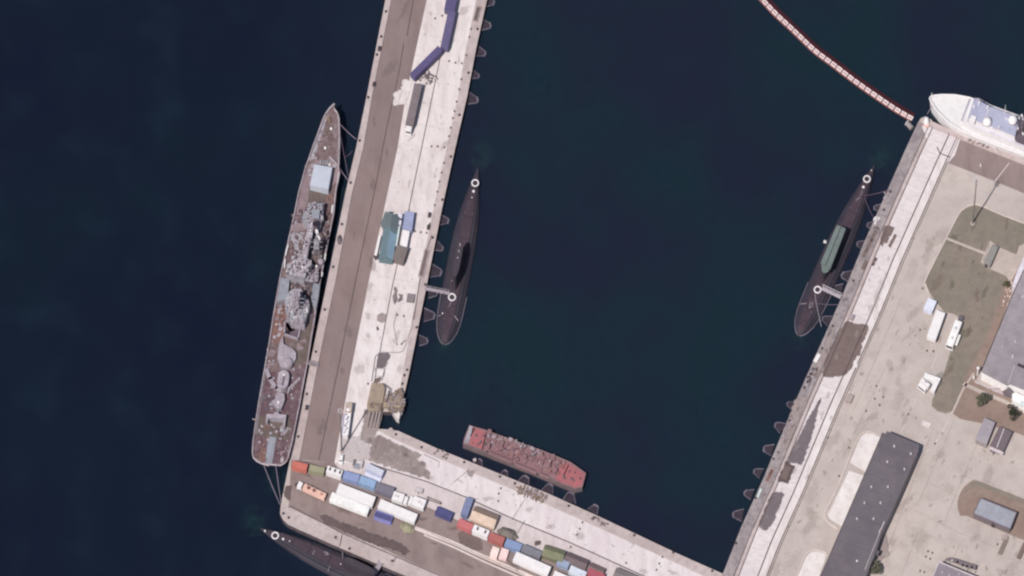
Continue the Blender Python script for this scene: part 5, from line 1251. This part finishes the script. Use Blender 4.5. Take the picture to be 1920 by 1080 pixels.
ladder((801, 470), (789, 519), 1.8, 'brown timber staging with pale beams on the inner pier edge opposite the submarine', 'rail_lt', 'stain')
ladder((898, 14), (891, 40), 1.6, 'brown timber staging on the inner pier edge near the top frame edge', 'stain_lt', 'stain_shade_dk')
ladder((1643, 432), (1618, 485), 2.0, 'brown timber staging on the east quay beside the awning-covered submarine', 'strip_grey', 'stain')
ladder((1449, 880), (1438, 905), 1.9, 'rusty brown staging on the edge of the east quay by the asphalt wedge', 'stain_lt', 'rust')
def box_(px, py, sx, sy, h, rz, m, label, name='crate', cat='crate', lid=None):
    p = W(px, py, h); t = thing(name, label, cat, (p.x, p.y, 0), R(rz)); b = MB(); b.box(0, 0, 0, sx, sy, h - .08); b.build('body', M[m], t); b = MB(); b.box(0, 0, h - .08, sx + .1, sy + .1, .1); b.build('lid', M[lid or m], t); return t
box_(1668, 432, 2.2, 3.4, .9, -24, 'stain', 'brown crate nearest the white quay band by the submarine awning')
box_(1661, 449, 1.6, 2.4, .7, -24, 'stain_lt', 'smaller greyish crate behind the brown crate on the east quay', lid='stain')
box_(1641, 486, 1.0, 1.2, .8, -24, 'stain_shade_dk', 'upper of two tiny dark boxes on the east quay band')
box_(1637, 494, 1.0, 1.2, .8, -24, 'stain_shade_dk', 'lower of two tiny dark boxes on the east quay band')
box_(1621, 497, 1.4, 3.4, .5, -24, 'stain', 'flat brown pallet load on the east quay edge strip')
box_(1597, 594, 1.6, 1.8, 1.4, -24, 'strip', 'pale box with a hooked shadow at the head of the brown stain', lid='rail_lt')
box_(1593, 746, 2.2, 3.0, 1.2, -24, 'stain_lt', 'greyish box standing alone on the yard side of the east quay', lid='faint')
box_(1532, 671, 1.5, 3.6, .7, -30, 'rail_lt', 'white sheet-covered box on the very edge of the east quay', lid='white')
box_(1474, 886, 2.6, 5.4, .5, -24, 'stain', 'low brown platform on the asphalt patch of the east quay', 'platform', 'platform')
box_(1424, 924, .8, 3.6, .6, -24, 'pale_teal', 'pale green-white plank box on the east quay edge', 'plank_box', 'box')
q = thing('quay_post', 'white post with a reddish foot at the tip of the quay by the boom', 'post', W(1737, 229)); b = MB(); b.dome(0, 0, 0, 1.5, 2.4, 14, 5, .8); b.build('cap', M['white'], q); b = MB(); b.cyl(0, -1.2, 0, .6, 1.2, 1.2, 12); b.build('foot', cm('pale_red_foot', 222, 178, 170), q)
q = thing('pipe_end', 'grey ribbed pipe end hanging at the quay tip beside the boom', 'pipe', W(1706, 232, -1)); b = MB(); b.tube((-1, 1, -1), (1, -1.5, -.8), 1.0, 1.0, 12); b.build('pipe', M['strip_grey'], q); b = MB(); b.tube((-1.1, 1.1, -1), (-.9, .9, -1), 1.25, 1.25, 12); b.build('flange', M['steel_lt'], q)
# ------------------------------------------------------------------ buildings of the yard
M['roof_dk'] = mat('dark_felt_roof', C(112, 106, 114), C(102, 96, 104), C(124, 114, 118), sc=(.05, .25, 1.2), fine=.16)
M['roof_gy'] = mat('grey_violet_roof', C(166, 158, 164), C(154, 146, 153), C(138, 129, 136), sc=(.05, .25, 1.2), fine=.18)
M['white_wall'] = mat('whitewashed_wall', C(255, 255, 255), C(255, 252, 252), C(240, 228, 228), sc=(.1, .5, 1.8), fine=.12)
M['trim'] = cm('pale_roof_trim', 200, 188, 194); M['wall_gy'] = cm('grey_render', 150, 140, 142)
def building(name, label, roof, h, mr, mw, cat='building', parapet=None, pz=.35):
    cx = sum(W(x, y, h).x for x, y in roof) / len(roof); cy = sum(W(x, y, h).y for x, y in roof) / len(roof)
    t = thing(name, label, cat, (cx, cy, 0)); P = [W(x, y, h) for x, y in roof]
    b = MB(); Q = [Vector((cx + (p.x - cx) * .992, cy + (p.y - cy) * .985, h - .3)) for p in P]; b.prism(Q, 0); b.build('wall', mw, t, local=False)
    b = MB(); b.prism(P, h - .3); b.build('roof', mr, t, local=False)
    if parapet:
        b = MB()
        for a, c in zip(P, P[1:] + P[:1]):
            d = c - a; b.box((a.x + c.x) / 2, (a.y + c.y) / 2, h, d.length, .35, pz, math.atan2(d.y, d.x))
        b.build('parapet', parapet, t, local=False)
    return t
def wall_openings(t, p0, p1, h, n, z0, z1, w_, name='window'):
    """openings along the south wall whose roof edge runs p0 -> p1"""
    a = W(*p0, h); c = W(*p1, h); d = c - a; ang = math.atan2(d.y, d.x)
    for i in range(n):
        p = a.lerp(c, (i + .5) / n); b = MB(); b.box(p.x - .05 * math.sin(ang) * -1, p.y - .02, z0, w_, .22, z1 - z0, ang); f = b.build(name, M['glass'] if name == 'window' else M['steel_dk'], t, local=False)
        b = MB(); b.box(p.x, p.y - .06, z0 - .12, w_ + .3, .3, .12, ang); b.build('sill', M['trim'], f, local=False)
warehouse = building('warehouse', 'long dark-roofed warehouse with eight small roof vents', [(1655, 811), (1661, 813), (1663, 808), (1724, 834), (1722, 846), (1680, 942), (1652, 1003), (1638, 1046), (1600, 1135), (1515, 1135)], 5.2, M['roof_dk'], M['wall_gy'])
for (x, y) in ((1677, 837), (1708, 851), (1664, 866), (1696, 880), (1634, 913), (1665, 913), (1621, 943), (1651, 943), (1607, 973), (1638, 973)):
    p = W(x, y, 5.6); b = MB(); b.cyl(p.x, p.y, 5.2, .7, .32, .32, 10); v = b.build('roof_vent', M['steel_lt'], warehouse, local=False); b = MB(); b.cyl(p.x, p.y, 5.9, .25, .46, .3, 12); b.build('vent_cap', M['steel_lt'], v, local=False)
b = MB(); p = W(1607, 1051, 5.5); b.dome(p.x, p.y, 5.2, .4, .5); b.build('roof_vent', M['white'], warehouse, local=False)
b = MB(); b.path([W(1658, 978, 5.5), W(1653, 990, 5.5), W(1648, 998, 5.5)], .25); b.path([W(1650, 998, 5.5), W(1633, 1040, 5.5), W(1622, 1068, 5.5)], .14); b.build('roof_pipe', M['trim'], warehouse, local=False)
b = MB()
for k in range(1, 13): A = W(1655 - 10.8 * k, 811 + 25 * k, 5.23); Bq = W(1724 - 11.2 * k, 836 + 25 * k, 5.23); b.tube(A, Bq, .05, .05, 4)
b.build('felt_seam', cm('felt_seam', 96, 90, 98), warehouse, local=False)
b = MB(); b.path([W(x, y, 5.25) for x, y in [(1655, 811), (1515, 1135)]], .14); b.build('gutter', M['steel_dk'], warehouse, local=False)
b = MB(); p = W(1644, 1036, 4); b.box(p.x, p.y, 3.2, 1.6, 1.6, 1.0, -.4); b.build('lean_to', M['roof_dk'], warehouse, local=False)
office = building('office_block', 'grey-violet flat-roofed block with a white south wall', [(1897, 556), (1920, 505), (1990, 535), (1958, 746), (1893, 720), (1887, 722), (1840, 697)], 5.0, M['roof_gy'], M['white_wall'])
b = MB(); b.prism([W(x, y, 3.6) for x, y in [(1906, 512), (1921, 478), (1932, 482), (1920, 520), (1905, 545), (1898, 535)]], .1); b.build('side_porch', cm('pale_lilac_sheet', 206, 200, 214), office, local=False)
b = MB(); b.path([W(x, y, 5.1) for x, y in [(1840, 695), (1897, 556), (1920, 505)]], .16); b.build('gutter', M['steel_dk'], office, local=False)
b = MB()
for k in range(1, 5): b.tube(W(1843 + 12.5 * k, 690 - 30 * k, 5.06), W(1900 + 12.5 * k, 716 - 30 * k, 5.06), .06, .06, 4)
b.build('felt_seam', cm('grey_felt_seam', 138, 130, 138), office, local=False)
b = MB(); b.path([W(1903, 686, 5.2), W(1891, 718, 5.2)], .2); b.build('roof_joint', M['trim'], office, local=False)
for (x, y, s1, s2) in ((1899, 668, .7, 1.1), (1915, 686, 3.2, .8), (1918, 556, .8, 1.0), (1880, 650, .5, .5), (1904, 640, .8, .5)):
    p = W(x, y, 5.4); b = MB(); b.box(p.x, p.y, 5.0, s1, s2, .6, -.4); b.build('roof_box', M['steel_lt'] if s1 < 1 else M['steel_dk'], office, local=False)
b = MB(); b.prism([W(x, y, 3.2) for x, y in [(1879, 734), (1892, 726), (1898, 734), (1897, 746), (1884, 742)]], 2.9); b.build('porch_roof', M['patch'], office, local=False)
b = MB(); p = W(1834, 690, 4.6); b.cyl(p.x, p.y, 0, 4.6, .3, .3, 10); b.dome(p.x, p.y, 4.6, .6, .5, 12); b.build('corner_vent', M['white'], office, local=False)
annex = building('annex', 'lower white annex at the right frame edge with a pale roof', [(1897, 738), (1905, 736), (1990, 770), (1990, 800), (1912, 757), (1898, 750)], 3.0, M['white_wall'], M['white_wall'])
b = MB(); p = W(1916, 757, 3.1); b.box(p.x, p.y, 2.9, 1.2, 2.0, .3, -.4); b.build('roof_hatch', M['pale_teal'], annex, local=False)
wall = thing('garden_wall', 'low pale wall in front of the white south wall of the flat-roofed block', 'wall', W(1850, 722)); b = MB()
for p, q in (((1828, 714), (1855, 726)), ((1855, 726), (1880, 727)), ((1862, 730), (1884, 738))):
    A = W(*p, 1); Bq = W(*q, 1); d = Bq - A; b.box((A.x + Bq.x) / 2, (A.y + Bq.y) / 2, 0, d.length, .35, 1.0, math.atan2(d.y, d.x))
b.build('masonry', M['trim'], wall, local=False); b = MB(); p = W(1826, 706, 1.5); b.cyl(p.x, p.y, 0, 1.6, .4, .3, 10); b.build('gate_post', M['white_wall'], wall, local=False)
shed = building('shed', 'small grey-green shed on the pale paved square in the grass', [(1860, 458), (1872, 463), (1857, 498), (1844, 492)], 2.4, cm('grey_green_roof', 138, 136, 132), M['wall_gy'], 'shed')
b = MB(); p = W(1849, 496, 1.8); b.box(p.x, p.y - .1, .1, 1.0, .2, 1.9, -.4); b.build('door', M['steel_dk'], shed, local=False)
b = MB(); b.path([W(1855, 455, .9), W(1842, 490, .9)], .14); b.build('side_rail', M['kerb'], shed, local=False)
g1_ = building('garage', 'garage with a plain light grey roof beside the bare soil', [(1846, 783), (1866, 792), (1850, 833), (1829, 823)], 2.8, cm('light_grey_roof', 156, 148, 158), M['wall_gy'], 'garage')
b = MB(); p = W(1838, 829, 1.4); b.box(p.x, p.y - .1, .1, 3.2, .25, 2.2, -.42); b.build('door', M['trim'], g1_, local=False)
c0 = W(1876, 822, 2.8)
g2 = building('garage', 'garage with a dark roof split by a white ridge line', [(1874, 799), (1898, 809), (1881, 846), (1856, 835)], 2.8, cm('dark_brown_roof', 110, 96, 104), M['wall_gy'], 'garage')
b = MB(); b.tube(W(1883, 803, 2.9), W(1869, 839, 2.9), .16); b.build('ridge', M['white'], g2, local=False)
b = MB(); A = W(1856, 836, 2.2); Bq = W(1881, 848, 2.2); d = Bq - A; b.box((A.x + Bq.x) / 2, (A.y + Bq.y) / 2 - .6, 2.0, d.length, 1.2, .15, math.atan2(d.y, d.x)); b.build('awning', M['trim'], g2, local=False)
q = thing('scrap_heap', 'small pile of junk in front of the dark-roofed garage', 'heap', W(1868, 848)); b = PB()
for k in range(14): b.box(random.uniform(-2.2, 2.2), random.uniform(-.8, .9), 0, random.uniform(.3, 1), random.uniform(.3, .8), random.uniform(.3, .9), random.uniform(0, 3))
b.build('scrap', M['patch'], q); b = MB(); b.box(.4, 0, .2, .7, .6, .8); b.build('bucket', M['white'], q)
bs = building('transformer_house', 'blue-grey roofed house with dark trim inside the oval soil bed', [(1839, 934), (1906, 961), (1894, 992), (1825, 963)], 3.2, cm('blue_grey_roof', 148, 152, 166), M['patch'], 'house', cm('dark_purple_trim', 112, 98, 112), .12)
b = MB(); p = W(1862, 984, 1.2); b.box(p.x, p.y - .3, .1, 1.4, .2, 2.0, -.4); b.build('door', M['steel_dk'], bs, local=False)
bb = building('workshop', 'workshop with a pale-rimmed grey roof at the bottom edge of the yard', [(1761, 1054), (1850, 1091), (1830, 1135), (1726, 1135)], 4.6, cm('violet_grey_roof', 136, 126, 138), M['wall_gy'], 'workshop', M['trim'], .4)
for (x, y) in ((1767, 1073), (1799, 1076), (1780, 1078)): p = W(x, y, 5); b = MB(); b.box(p.x, p.y, 4.6, .4, .8, .5, -.4); b.build('roof_vent', M['steel_lt'], bb, local=False)
q = thing('canopy', 'long dark canopy with pale scrap on top, north of the pale-rimmed workshop', 'canopy', W(1802, 1057)); b = MB(); P = [W(x, y, 2.2) for x, y in [(1772, 1049), (1779, 1045), (1791, 1047), (1831, 1060), (1829, 1068), (1815, 1064)]]
b.prism(P, 2.0); b.build('roof', M['patch'], q, local=False); b = MB()
for p in P: b.tube((p.x, p.y, 0), (p.x, p.y, 2.0), .08)
b.build('post', M['steel_dk'], q, local=False); b = PB()
for (x, y) in ((1805, 1060), (1813, 1062), (1822, 1064), (1795, 1054), (1785, 1051)): p = W(x, y, 2.4); b.box(p.x, p.y, 2.2, .9, .6, .4, random.random()); b.build('scrap', M['steel_lt'], q, local=False)
# vehicles of the yard
trailer((1764, 584), (1746, 634), 18, 3.1, M['white'], 'white coach-like trailer left of the white bus on the grass edge')
c, a, L = ori((1798, 601), (1780, 648), 3.0); t = thing('bus', 'white bus with a side flap open, right of the white trailer', 'bus', c, a); M['bus'] = cm('bus_white', 240, 238, 236)
b = MB(); b.box(0, 0, .5, L, 3.2, 2.5, 0, .98, .93); b.build('body', M['bus'], t)
for s in (1, -1):
    b = MB(); b.box(-.4, s * 1.56, 1.6, L - 2.2, .12, .8); b.build('window', M['glass'], t)
    for x in (L / 2 - 1.6, -L / 2 + 2): wheel(t, x, s * 1.35)
b = MB(); b.box(L / 2 - .1, 0, 1.4, .25, 2.6, 1.1); b.build('windscreen', M['glass'], t)
b = MB(); b.box(L * .12, 2.2, 1.7, L * .42, 1.0, .12); b.build('side_flap', M['bus'], t)
b = MB(); b.box(-L * .2, 0, 3.0, 1.0, .9, .2); b.box(L * .2, 0, 3.0, .9, .8, .16); b.build('roof_hatch', M['steel_lt'], t)
q = box_(1802, 595, 1.8, 1.4, 1.5, -24, 'patch', 'dark green-grey box at the rear of the white bus', lid='roof_dk')
container((1736, 568), (1752, 575), 22, 2.2, cm('pale_sky_blue', 206, 212, 232), 'pale sky-blue trailer beside the white coach-like trailer', name='cargo_trailer', cat='trailer')
trailer((1757, 713), (1748, 733), 9, 2.6, M['white'], 'short white trailer on the right of the parked pair by the grass strip', name='cargo_trailer')
boxvan((1737, 714), (1727, 726), 20, 2.8, 'wide white van on the left of the parked pair by the grass strip')
container((1733, 703), (1762, 714), 10, 2.2, cm('pinkish_white', 238, 226, 228), 'pinkish-white box standing across the head of the parked pair', name='storage_box')
box_(1737, 795, 3.4, 1.8, .4, -24, 'concrete', 'low whitish slab lying alone on the yard concrete', 'slab', 'slab')
box_(1880, 1026, 1.6, 5.6, .7, -24, 'grass', 'narrow olive box by the south corner of the soil bed', 'planter', 'planter')
box_(1916, 1032, 1.6, 6.4, .9, -24, 'stain', 'dark brown narrow box at the right frame edge near the bottom', 'planter', 'planter')
box_(1884, 1008, 2.4, 1.4, .9, -10, 'stain_lt', 'greyish frame box right under the blue-grey roofed house', lid='faint')
box_(1887, 313, .0 + 1.2, 1.9, .6, 0, 'white', 'bright white box on the north road below the white ship') if False else None
for (x, y, lab) in ((1867, 282, 'bright white cone-shaped drum on the quay beside the white ship'), (1839, 311, 'thin white drum lying on the brown north road')):
    p = W(x, y); t = thing('drum', lab, 'drum', (p.x, p.y, 0)); b = MB(); b.cyl(0, 0, 0, 1.1, .55, .45, 12, .7); b.build('body', M['white'], t); b = MB(); b.cyl(0, 0, 1.1, .08, .4, .4, 12, .7); b.build('lid', M['steel_lt'], t)
q = thing('brick_heap', 'scattered pale bricks along the foot of the flat-roofed block', 'heap', W(1888, 548)); o = W(1888, 548); b = PB()
for (x, y) in scatter([(1895, 500), (1908, 505), (1898, 548), (1888, 580), (1878, 576), (1885, 545)], 60): p = W(x, y); b.box(p.x - o.x, p.y - o.y, 0, random.uniform(.3, 1.0), random.uniform(.2, .5), random.uniform(.15, .4), random.uniform(0, 3))
b.build('brick', cm('pale_brick', 222, 194, 184), q)

# ------------------------------------------------------------------ trees and bushes
M['leaf1'] = mat('grey_green_leaf', (.118, .118, .09, 1), (.092, .096, .07, 1), (.14, .136, .105, 1), sc=(.3, 1.2, 4)); M['leaf2'] = mat('dark_leaf', (.05, .055, .04, 1), (.035, .04, .03, 1), (.07, .072, .05, 1), sc=(.3, 1.2, 4)); M['bark'] = cm('bark', 96, 82, 74)
def tree(px, py, r, h, m, label, n=900, dens=.5):
    p = W(px, py, h * .6); t = thing('tree', label, 'tree', (p.x, p.y, 0)); b = MB(); b.tube((0, 0, 0), (.1, .05, h * .55), .22, .12, 8)
    for k in range(7): a = k * .9 + .3; b.tube((.05, 0, h * (.25 + .04 * k)), (r * .7 * math.cos(a), r * .7 * math.sin(a), h * (.5 + .06 * k)), .09, .03, 5)
    b.build('trunk', M['bark'], t)
    cl = [(random.gauss(0, r * .42), random.gauss(0, r * .42), h * random.uniform(.4, .9), r * random.uniform(.25, .48)) for _ in range(17)]
    b = MB()
    for _ in range(n):
        cx, cy, cz, cr = random.choice(cl); v = Vector((random.gauss(0, 1), random.gauss(0, 1), random.gauss(0, 1))).normalized() * cr * random.uniform(.5, 1.05) ** .5
        q = Vector((cx, cy, cz)) + v; s = random.uniform(.16, .36); u = Vector((random.gauss(0, 1), random.gauss(0, 1), random.gauss(.3, .7))).normalized(); e = u.orthogonal().normalized() * s; f_ = u.cross(e).normalized() * s * .8
        b.face([q - e, q - f_, q + e, q + f_])
    b.build('crown', m, t)
tree(1846, 746, 2.6, 4.5, M['leaf1'], 'bushy grey-green tree in the soil before the white-walled block', 1500)
tree(1903, 772, 2.2, 5.0, M['leaf2'], 'sparser dark tree near the right frame edge by the annex', 800)
tree(1641, 1066, 2.3, 4.0, M['leaf1'], 'grey-green bush at the bottom edge beside the warehouse wall', 1200)
tree(1888, 530, 1.2, 2.0, mat('olive_leaf', (.1, .1, .05, 1), (.08, .085, .045, 1), (.12, .115, .07, 1), sc=(.3, 1, 4)), 'low olive bush by the scattered bricks', 400)

# ------------------------------------------------------------------ bollards, grates, stones, fenders
def bollard_proto(label, group):
    t = thing('bollard', label, 'bollard', (0, 0, 0), 0, group); b = MB(); b.cyl(0, 0, 0, .6, .32, .26, 12); b.build('post', M['steel_dk'], t); b = MB(); b.cyl(0, 0, .6, .22, .45, .36, 12); b.build('cap', M['steel_dk'], t); return t
def spread(mk, pts):
    pr = None
    for (x, y) in pts:
        if pr is None: pr = mk(); o = pr
        else: o = copy_tree(pr)
        o.location = W(x, y)
spread(lambda: bollard_proto('dark mooring bollard on the outer edge strip of the long pier', 'bollards on the outer pier edge'),
       [(723.5, 23), (714.5, 70), (706.5, 104), (690, 184), (674, 265), (657, 344), (641, 422), (624.5, 502), (608.5, 582), (592, 661), (575, 740), (559, 820)])
spread(lambda: bollard_proto('dark mooring bollard on the inner edge strip of the long pier', 'bollards on the inner pier edge'),
       [(895, 56), (878, 138), (861, 217), (845, 295), (829, 376), (811, 447), (797, 535), (781, 615), (763, 695), (758, 705), (754, 721)])
spread(lambda: bollard_proto('dark mooring bollard on the north edge of the south quay', 'bollards on the south quay'),
       [(742, 816), (790, 840), (870, 868), (937, 895), (965, 908), (1066, 950), (1113, 972), (1189, 1005), (1262, 1037), (1335, 1072)])
spread(lambda: bollard_proto('dark mooring bollard on the edge of the east quay', 'bollards on the east quay'),
       [(1669, 361), (1657, 395), (1634, 452), (1600, 528), (1561, 613), (1541, 655), (1508, 728), (1480, 790), (1450, 862), (1416, 935), (1380, 1020)])
spread(lambda: bollard_proto('dark mooring bollard on the south-west edge near the bottom submarine', 'bollards on the south-west quay'), [(531, 984 - 20), (541, 972), (629, 1009), (655, 1030), (735, 1053)])
M['grate'] = cm('worn_iron', 104, 94, 96)
def grate_proto(label, group):
    t = thing('drain_grate', label, 'grate', (0, 0, 0), R(-11), group); b = MB(); b.box(0, 0, 0, .62, .68, .3); b.build('frame', M['grate'], t); b = MB()
    for k in range(3): b.box(-.2 + .2 * k, 0, .3, .08, .5, .04)
    b.build('bar', M['line'], t); return t
spread(lambda: grate_proto('small dark grate in the line along the inner pier strip', 'grates along the inner pier strip'),
       [(883, 55), (880, 70), (874, 104), (865, 149), (861, 168), (856, 191), (852, 209), (849, 222), (845, 240), (842, 256), (832, 306), (828, 324), (824, 341), (820, 360), (815, 385), (806, 420)])
spread(lambda: grate_proto('small dark grate in one of the short crosswise rows on the concrete', 'grates in crosswise rows on the concrete'),
       [(816, 35), (829, 30), (842, 115), (854, 118), (866, 119), (809, 275), (821, 275), (833, 277), (778, 434), (789, 436), (800, 437), (745, 591), (757, 593), (690, 720), (939, 916), (935, 926), (934, 940), (1092, 980), (1087, 992), (1082, 1003), (1242, 1045), (1236, 1057), (1231, 1069), (1174, 1056), (1070, 1026)])
spread(lambda: grate_proto('small dark cover set in the yard concrete', 'dark covers in the yard'),
       [(1643, 724), (1649, 760), (1640, 748), (1624, 771), (1656, 745), (1730, 541), (1725, 619), (1835, 514), (1870, 1021), (1740, 1034), (1748, 1037), (1736, 1044), (1744, 1048), (1733, 1073), (1725, 1071), (1738, 658), (1750, 659), (1552, 821), (1573, 893), (1592, 840), (1703, 777), (1753, 832)])
# heaps on the pier edge
heap(636.5, 448, 1.0, 1.9, 1.2, M['patch'], 'dark bundle standing on the outer pier edge beside the warship', 'bundle', 'bundle', rz=0)
for (x, y, lab) in ((711, 90, 'dark box with a pale lid on the outer pier edge near the top'), (701, 157, 'dark hooked box on the outer pier edge level with the grey trailer truck'), (575, 763, 'dark box with a crescent shadow on the outer pier edge by the warship stern'), (803, 425, 'grey machine box on the inner pier edge by the tent cluster'), (805, 402, 'small dark box above the grey machine box on the inner pier edge')):
    box_(x, y, 1.0, 1.6, 1.0, -10, 'patch', lab, 'locker_box', 'box', 'steel_dk')
q = thing('motor_scooter', 'tiny bent grey machine on the pier concrete near the end of a hose', 'machine', W(755, 643)); b = MB(); b.box(0, 0, .3, 1.8, .5, .6, .8); b.build('body', M['steel_lt'], q); b = MB(); b.tube((-.5, -.8, .35), (-.5, -.5, .35), .35); b.tube((.6, .4, .35), (.6, .7, .35), .35); b.build('wheel', M['tyre'], q)
for (x, y, m, lab) in ((890, 862, 'strip', 'pale fallen bag on the south quay edge above the barge'), (663, 745, 'patch', None), ):
    if lab: box_(x, y, 1.2, 1.0, .5, 20, m, lab, 'sack', 'sack')
# fenders: pale frames standing out into the water from the quay walls
M['fender'] = mat('pale_fender_frame', C(136, 128, 142), C(104, 96, 112), C(84, 74, 92), sc=(.3, 1.2, 3), fine=.4)
M['fender_net'] = mat('fender_net', C(62, 54, 66), C(48, 42, 56), C(80, 72, 84), sc=(.3, 1.2, 3))
def fender_proto(label, group):
    t = thing('dock_fender', label, 'fender', (0, 0, 0), 0, group)                       # local X points out of the wall
    b = MB(); b.tube((0, 1.9, WL + .6), (2.7, .9, WL + .15), .14); b.tube((0, -1.9, WL + .6), (2.7, -.8, WL + .15), .1); b.tube((2.7, .9, WL + .15), (3.1, -.1, WL + .15), .16); b.tube((2.7, -.8, WL + .15), (3.1, -.1, WL + .15), .12); b.build('frame', M['fender'], t)
    b = MB(); b.face([(0, 1.9, WL + .5), (0, -1.9, WL + .5), (2.7, -.8, WL + .1), (3.1, -.1, WL + .1), (2.7, .9, WL + .1)]); b.face([(0, 1.9, WL + .42), (2.7, .9, WL + .02), (3.1, -.1, WL + .02), (2.7, -.8, WL + .02), (0, -1.9, WL + .42)]); b.build('net', M['fender_net'], t)
    b = MB(); b.tube((3.0, .5, WL + .1), (2.6, -1.0, WL + .1), .28, .28, 8); b.build('roller', M['fender'], t); return t
def fenders(pts, ang, label, group, sc=1.0):
    pr = None
    for (x, y) in pts:
        if pr is None: pr = fender_proto(label, group); o = pr
        else: o = copy_tree(pr)
        p = W(x, y, WL); o.location = (p.x, p.y, 0); o.rotation_euler = (0, 0, R(ang + random.uniform(-14, 14))); k = random.uniform(.9, 1.5); o.scale = (k * sc, random.choice((1, -1)) * k * sc, 1)
fenders([(904, 48), (896, 98), (886, 141), (879, 186), (826, 414), (817, 462), (808, 509), (803, 550), (795, 592), (786, 640), (908, 4)], -12, 'pale net fender frame in the water along the inner side of the long pier', 'fenders of the inner pier wall')
fenders([(895, 876), (944, 896), (980, 912), (1026, 925), (1067, 943), (1110, 962)], 66, 'pale net fender frame in the water along the south quay below the barge', 'fenders of the south quay wall')
fenders([(1651, 392), (1639, 424), (1621, 462), (1596, 490 + 30), (1579, 545), (1556, 604), (1487, 762), (1468, 805), (1449, 846), (1428, 890), (1411, 929), (1393, 968)], 157, 'pale net fender frame in the water along the east quay', 'fenders of the east quay wall')
# pale lumps and chains on the quay edges
for i, (poly, n, m, lab) in enumerate((
    ([(1660, 358), (1668, 360), (1660, 378), (1653, 374)], 9, 'rail_lt', 'white broken chain links on the east quay edge above the timber staging'),
    ([(1640, 405), (1650, 408), (1644, 424), (1636, 420)], 9, 'white', 'bright white rag pieces on the east quay edge beside the timber staging'),
    ([(1524, 690), (1534, 690), (1520, 720), (1510, 716)], 22, 'steel_dk', 'dark scattered scrap on the east quay edge south of the white box'),
    ([(1482, 778), (1492, 782), (1472, 830), (1462, 826)], 30, 'rail_lt', 'pale scattered scrap on the east quay edge beside the asphalt wedge'),
    ([(1604, 668), (1611, 668), (1606, 690), (1599, 690)], 9, 'white', 'white crumbs along the yard side of the brown stain'),
    ([(1109, 966), (1140, 982), (1134, 990), (1108, 976)], 16, 'patch', 'dark and bent scrap on the south quay edge east of the barge'),
    ([(1815, 258), (1858, 274), (1855, 280), (1815, 266)], 18, 'stain', 'row of brown blocks on the quay beside the white ship'),
    ([(818, 840), (850, 856), (840, 862), (812, 850)], 8, 'patch', 'few dark bits on the south quay edge near the pier corner'))):
    o = W(*poly[0]); q = thing('scrap_scatter', lab, 'scrap', o); b = PB()
    for (x, y) in scatter(poly, n): p = W(x, y); b.box(p.x - o.x, p.y - o.y, 0, random.uniform(.4, 1.3), random.uniform(.25, .6), random.uniform(.2, .6), random.uniform(0, 3))
    b.build('piece', M[m], q)
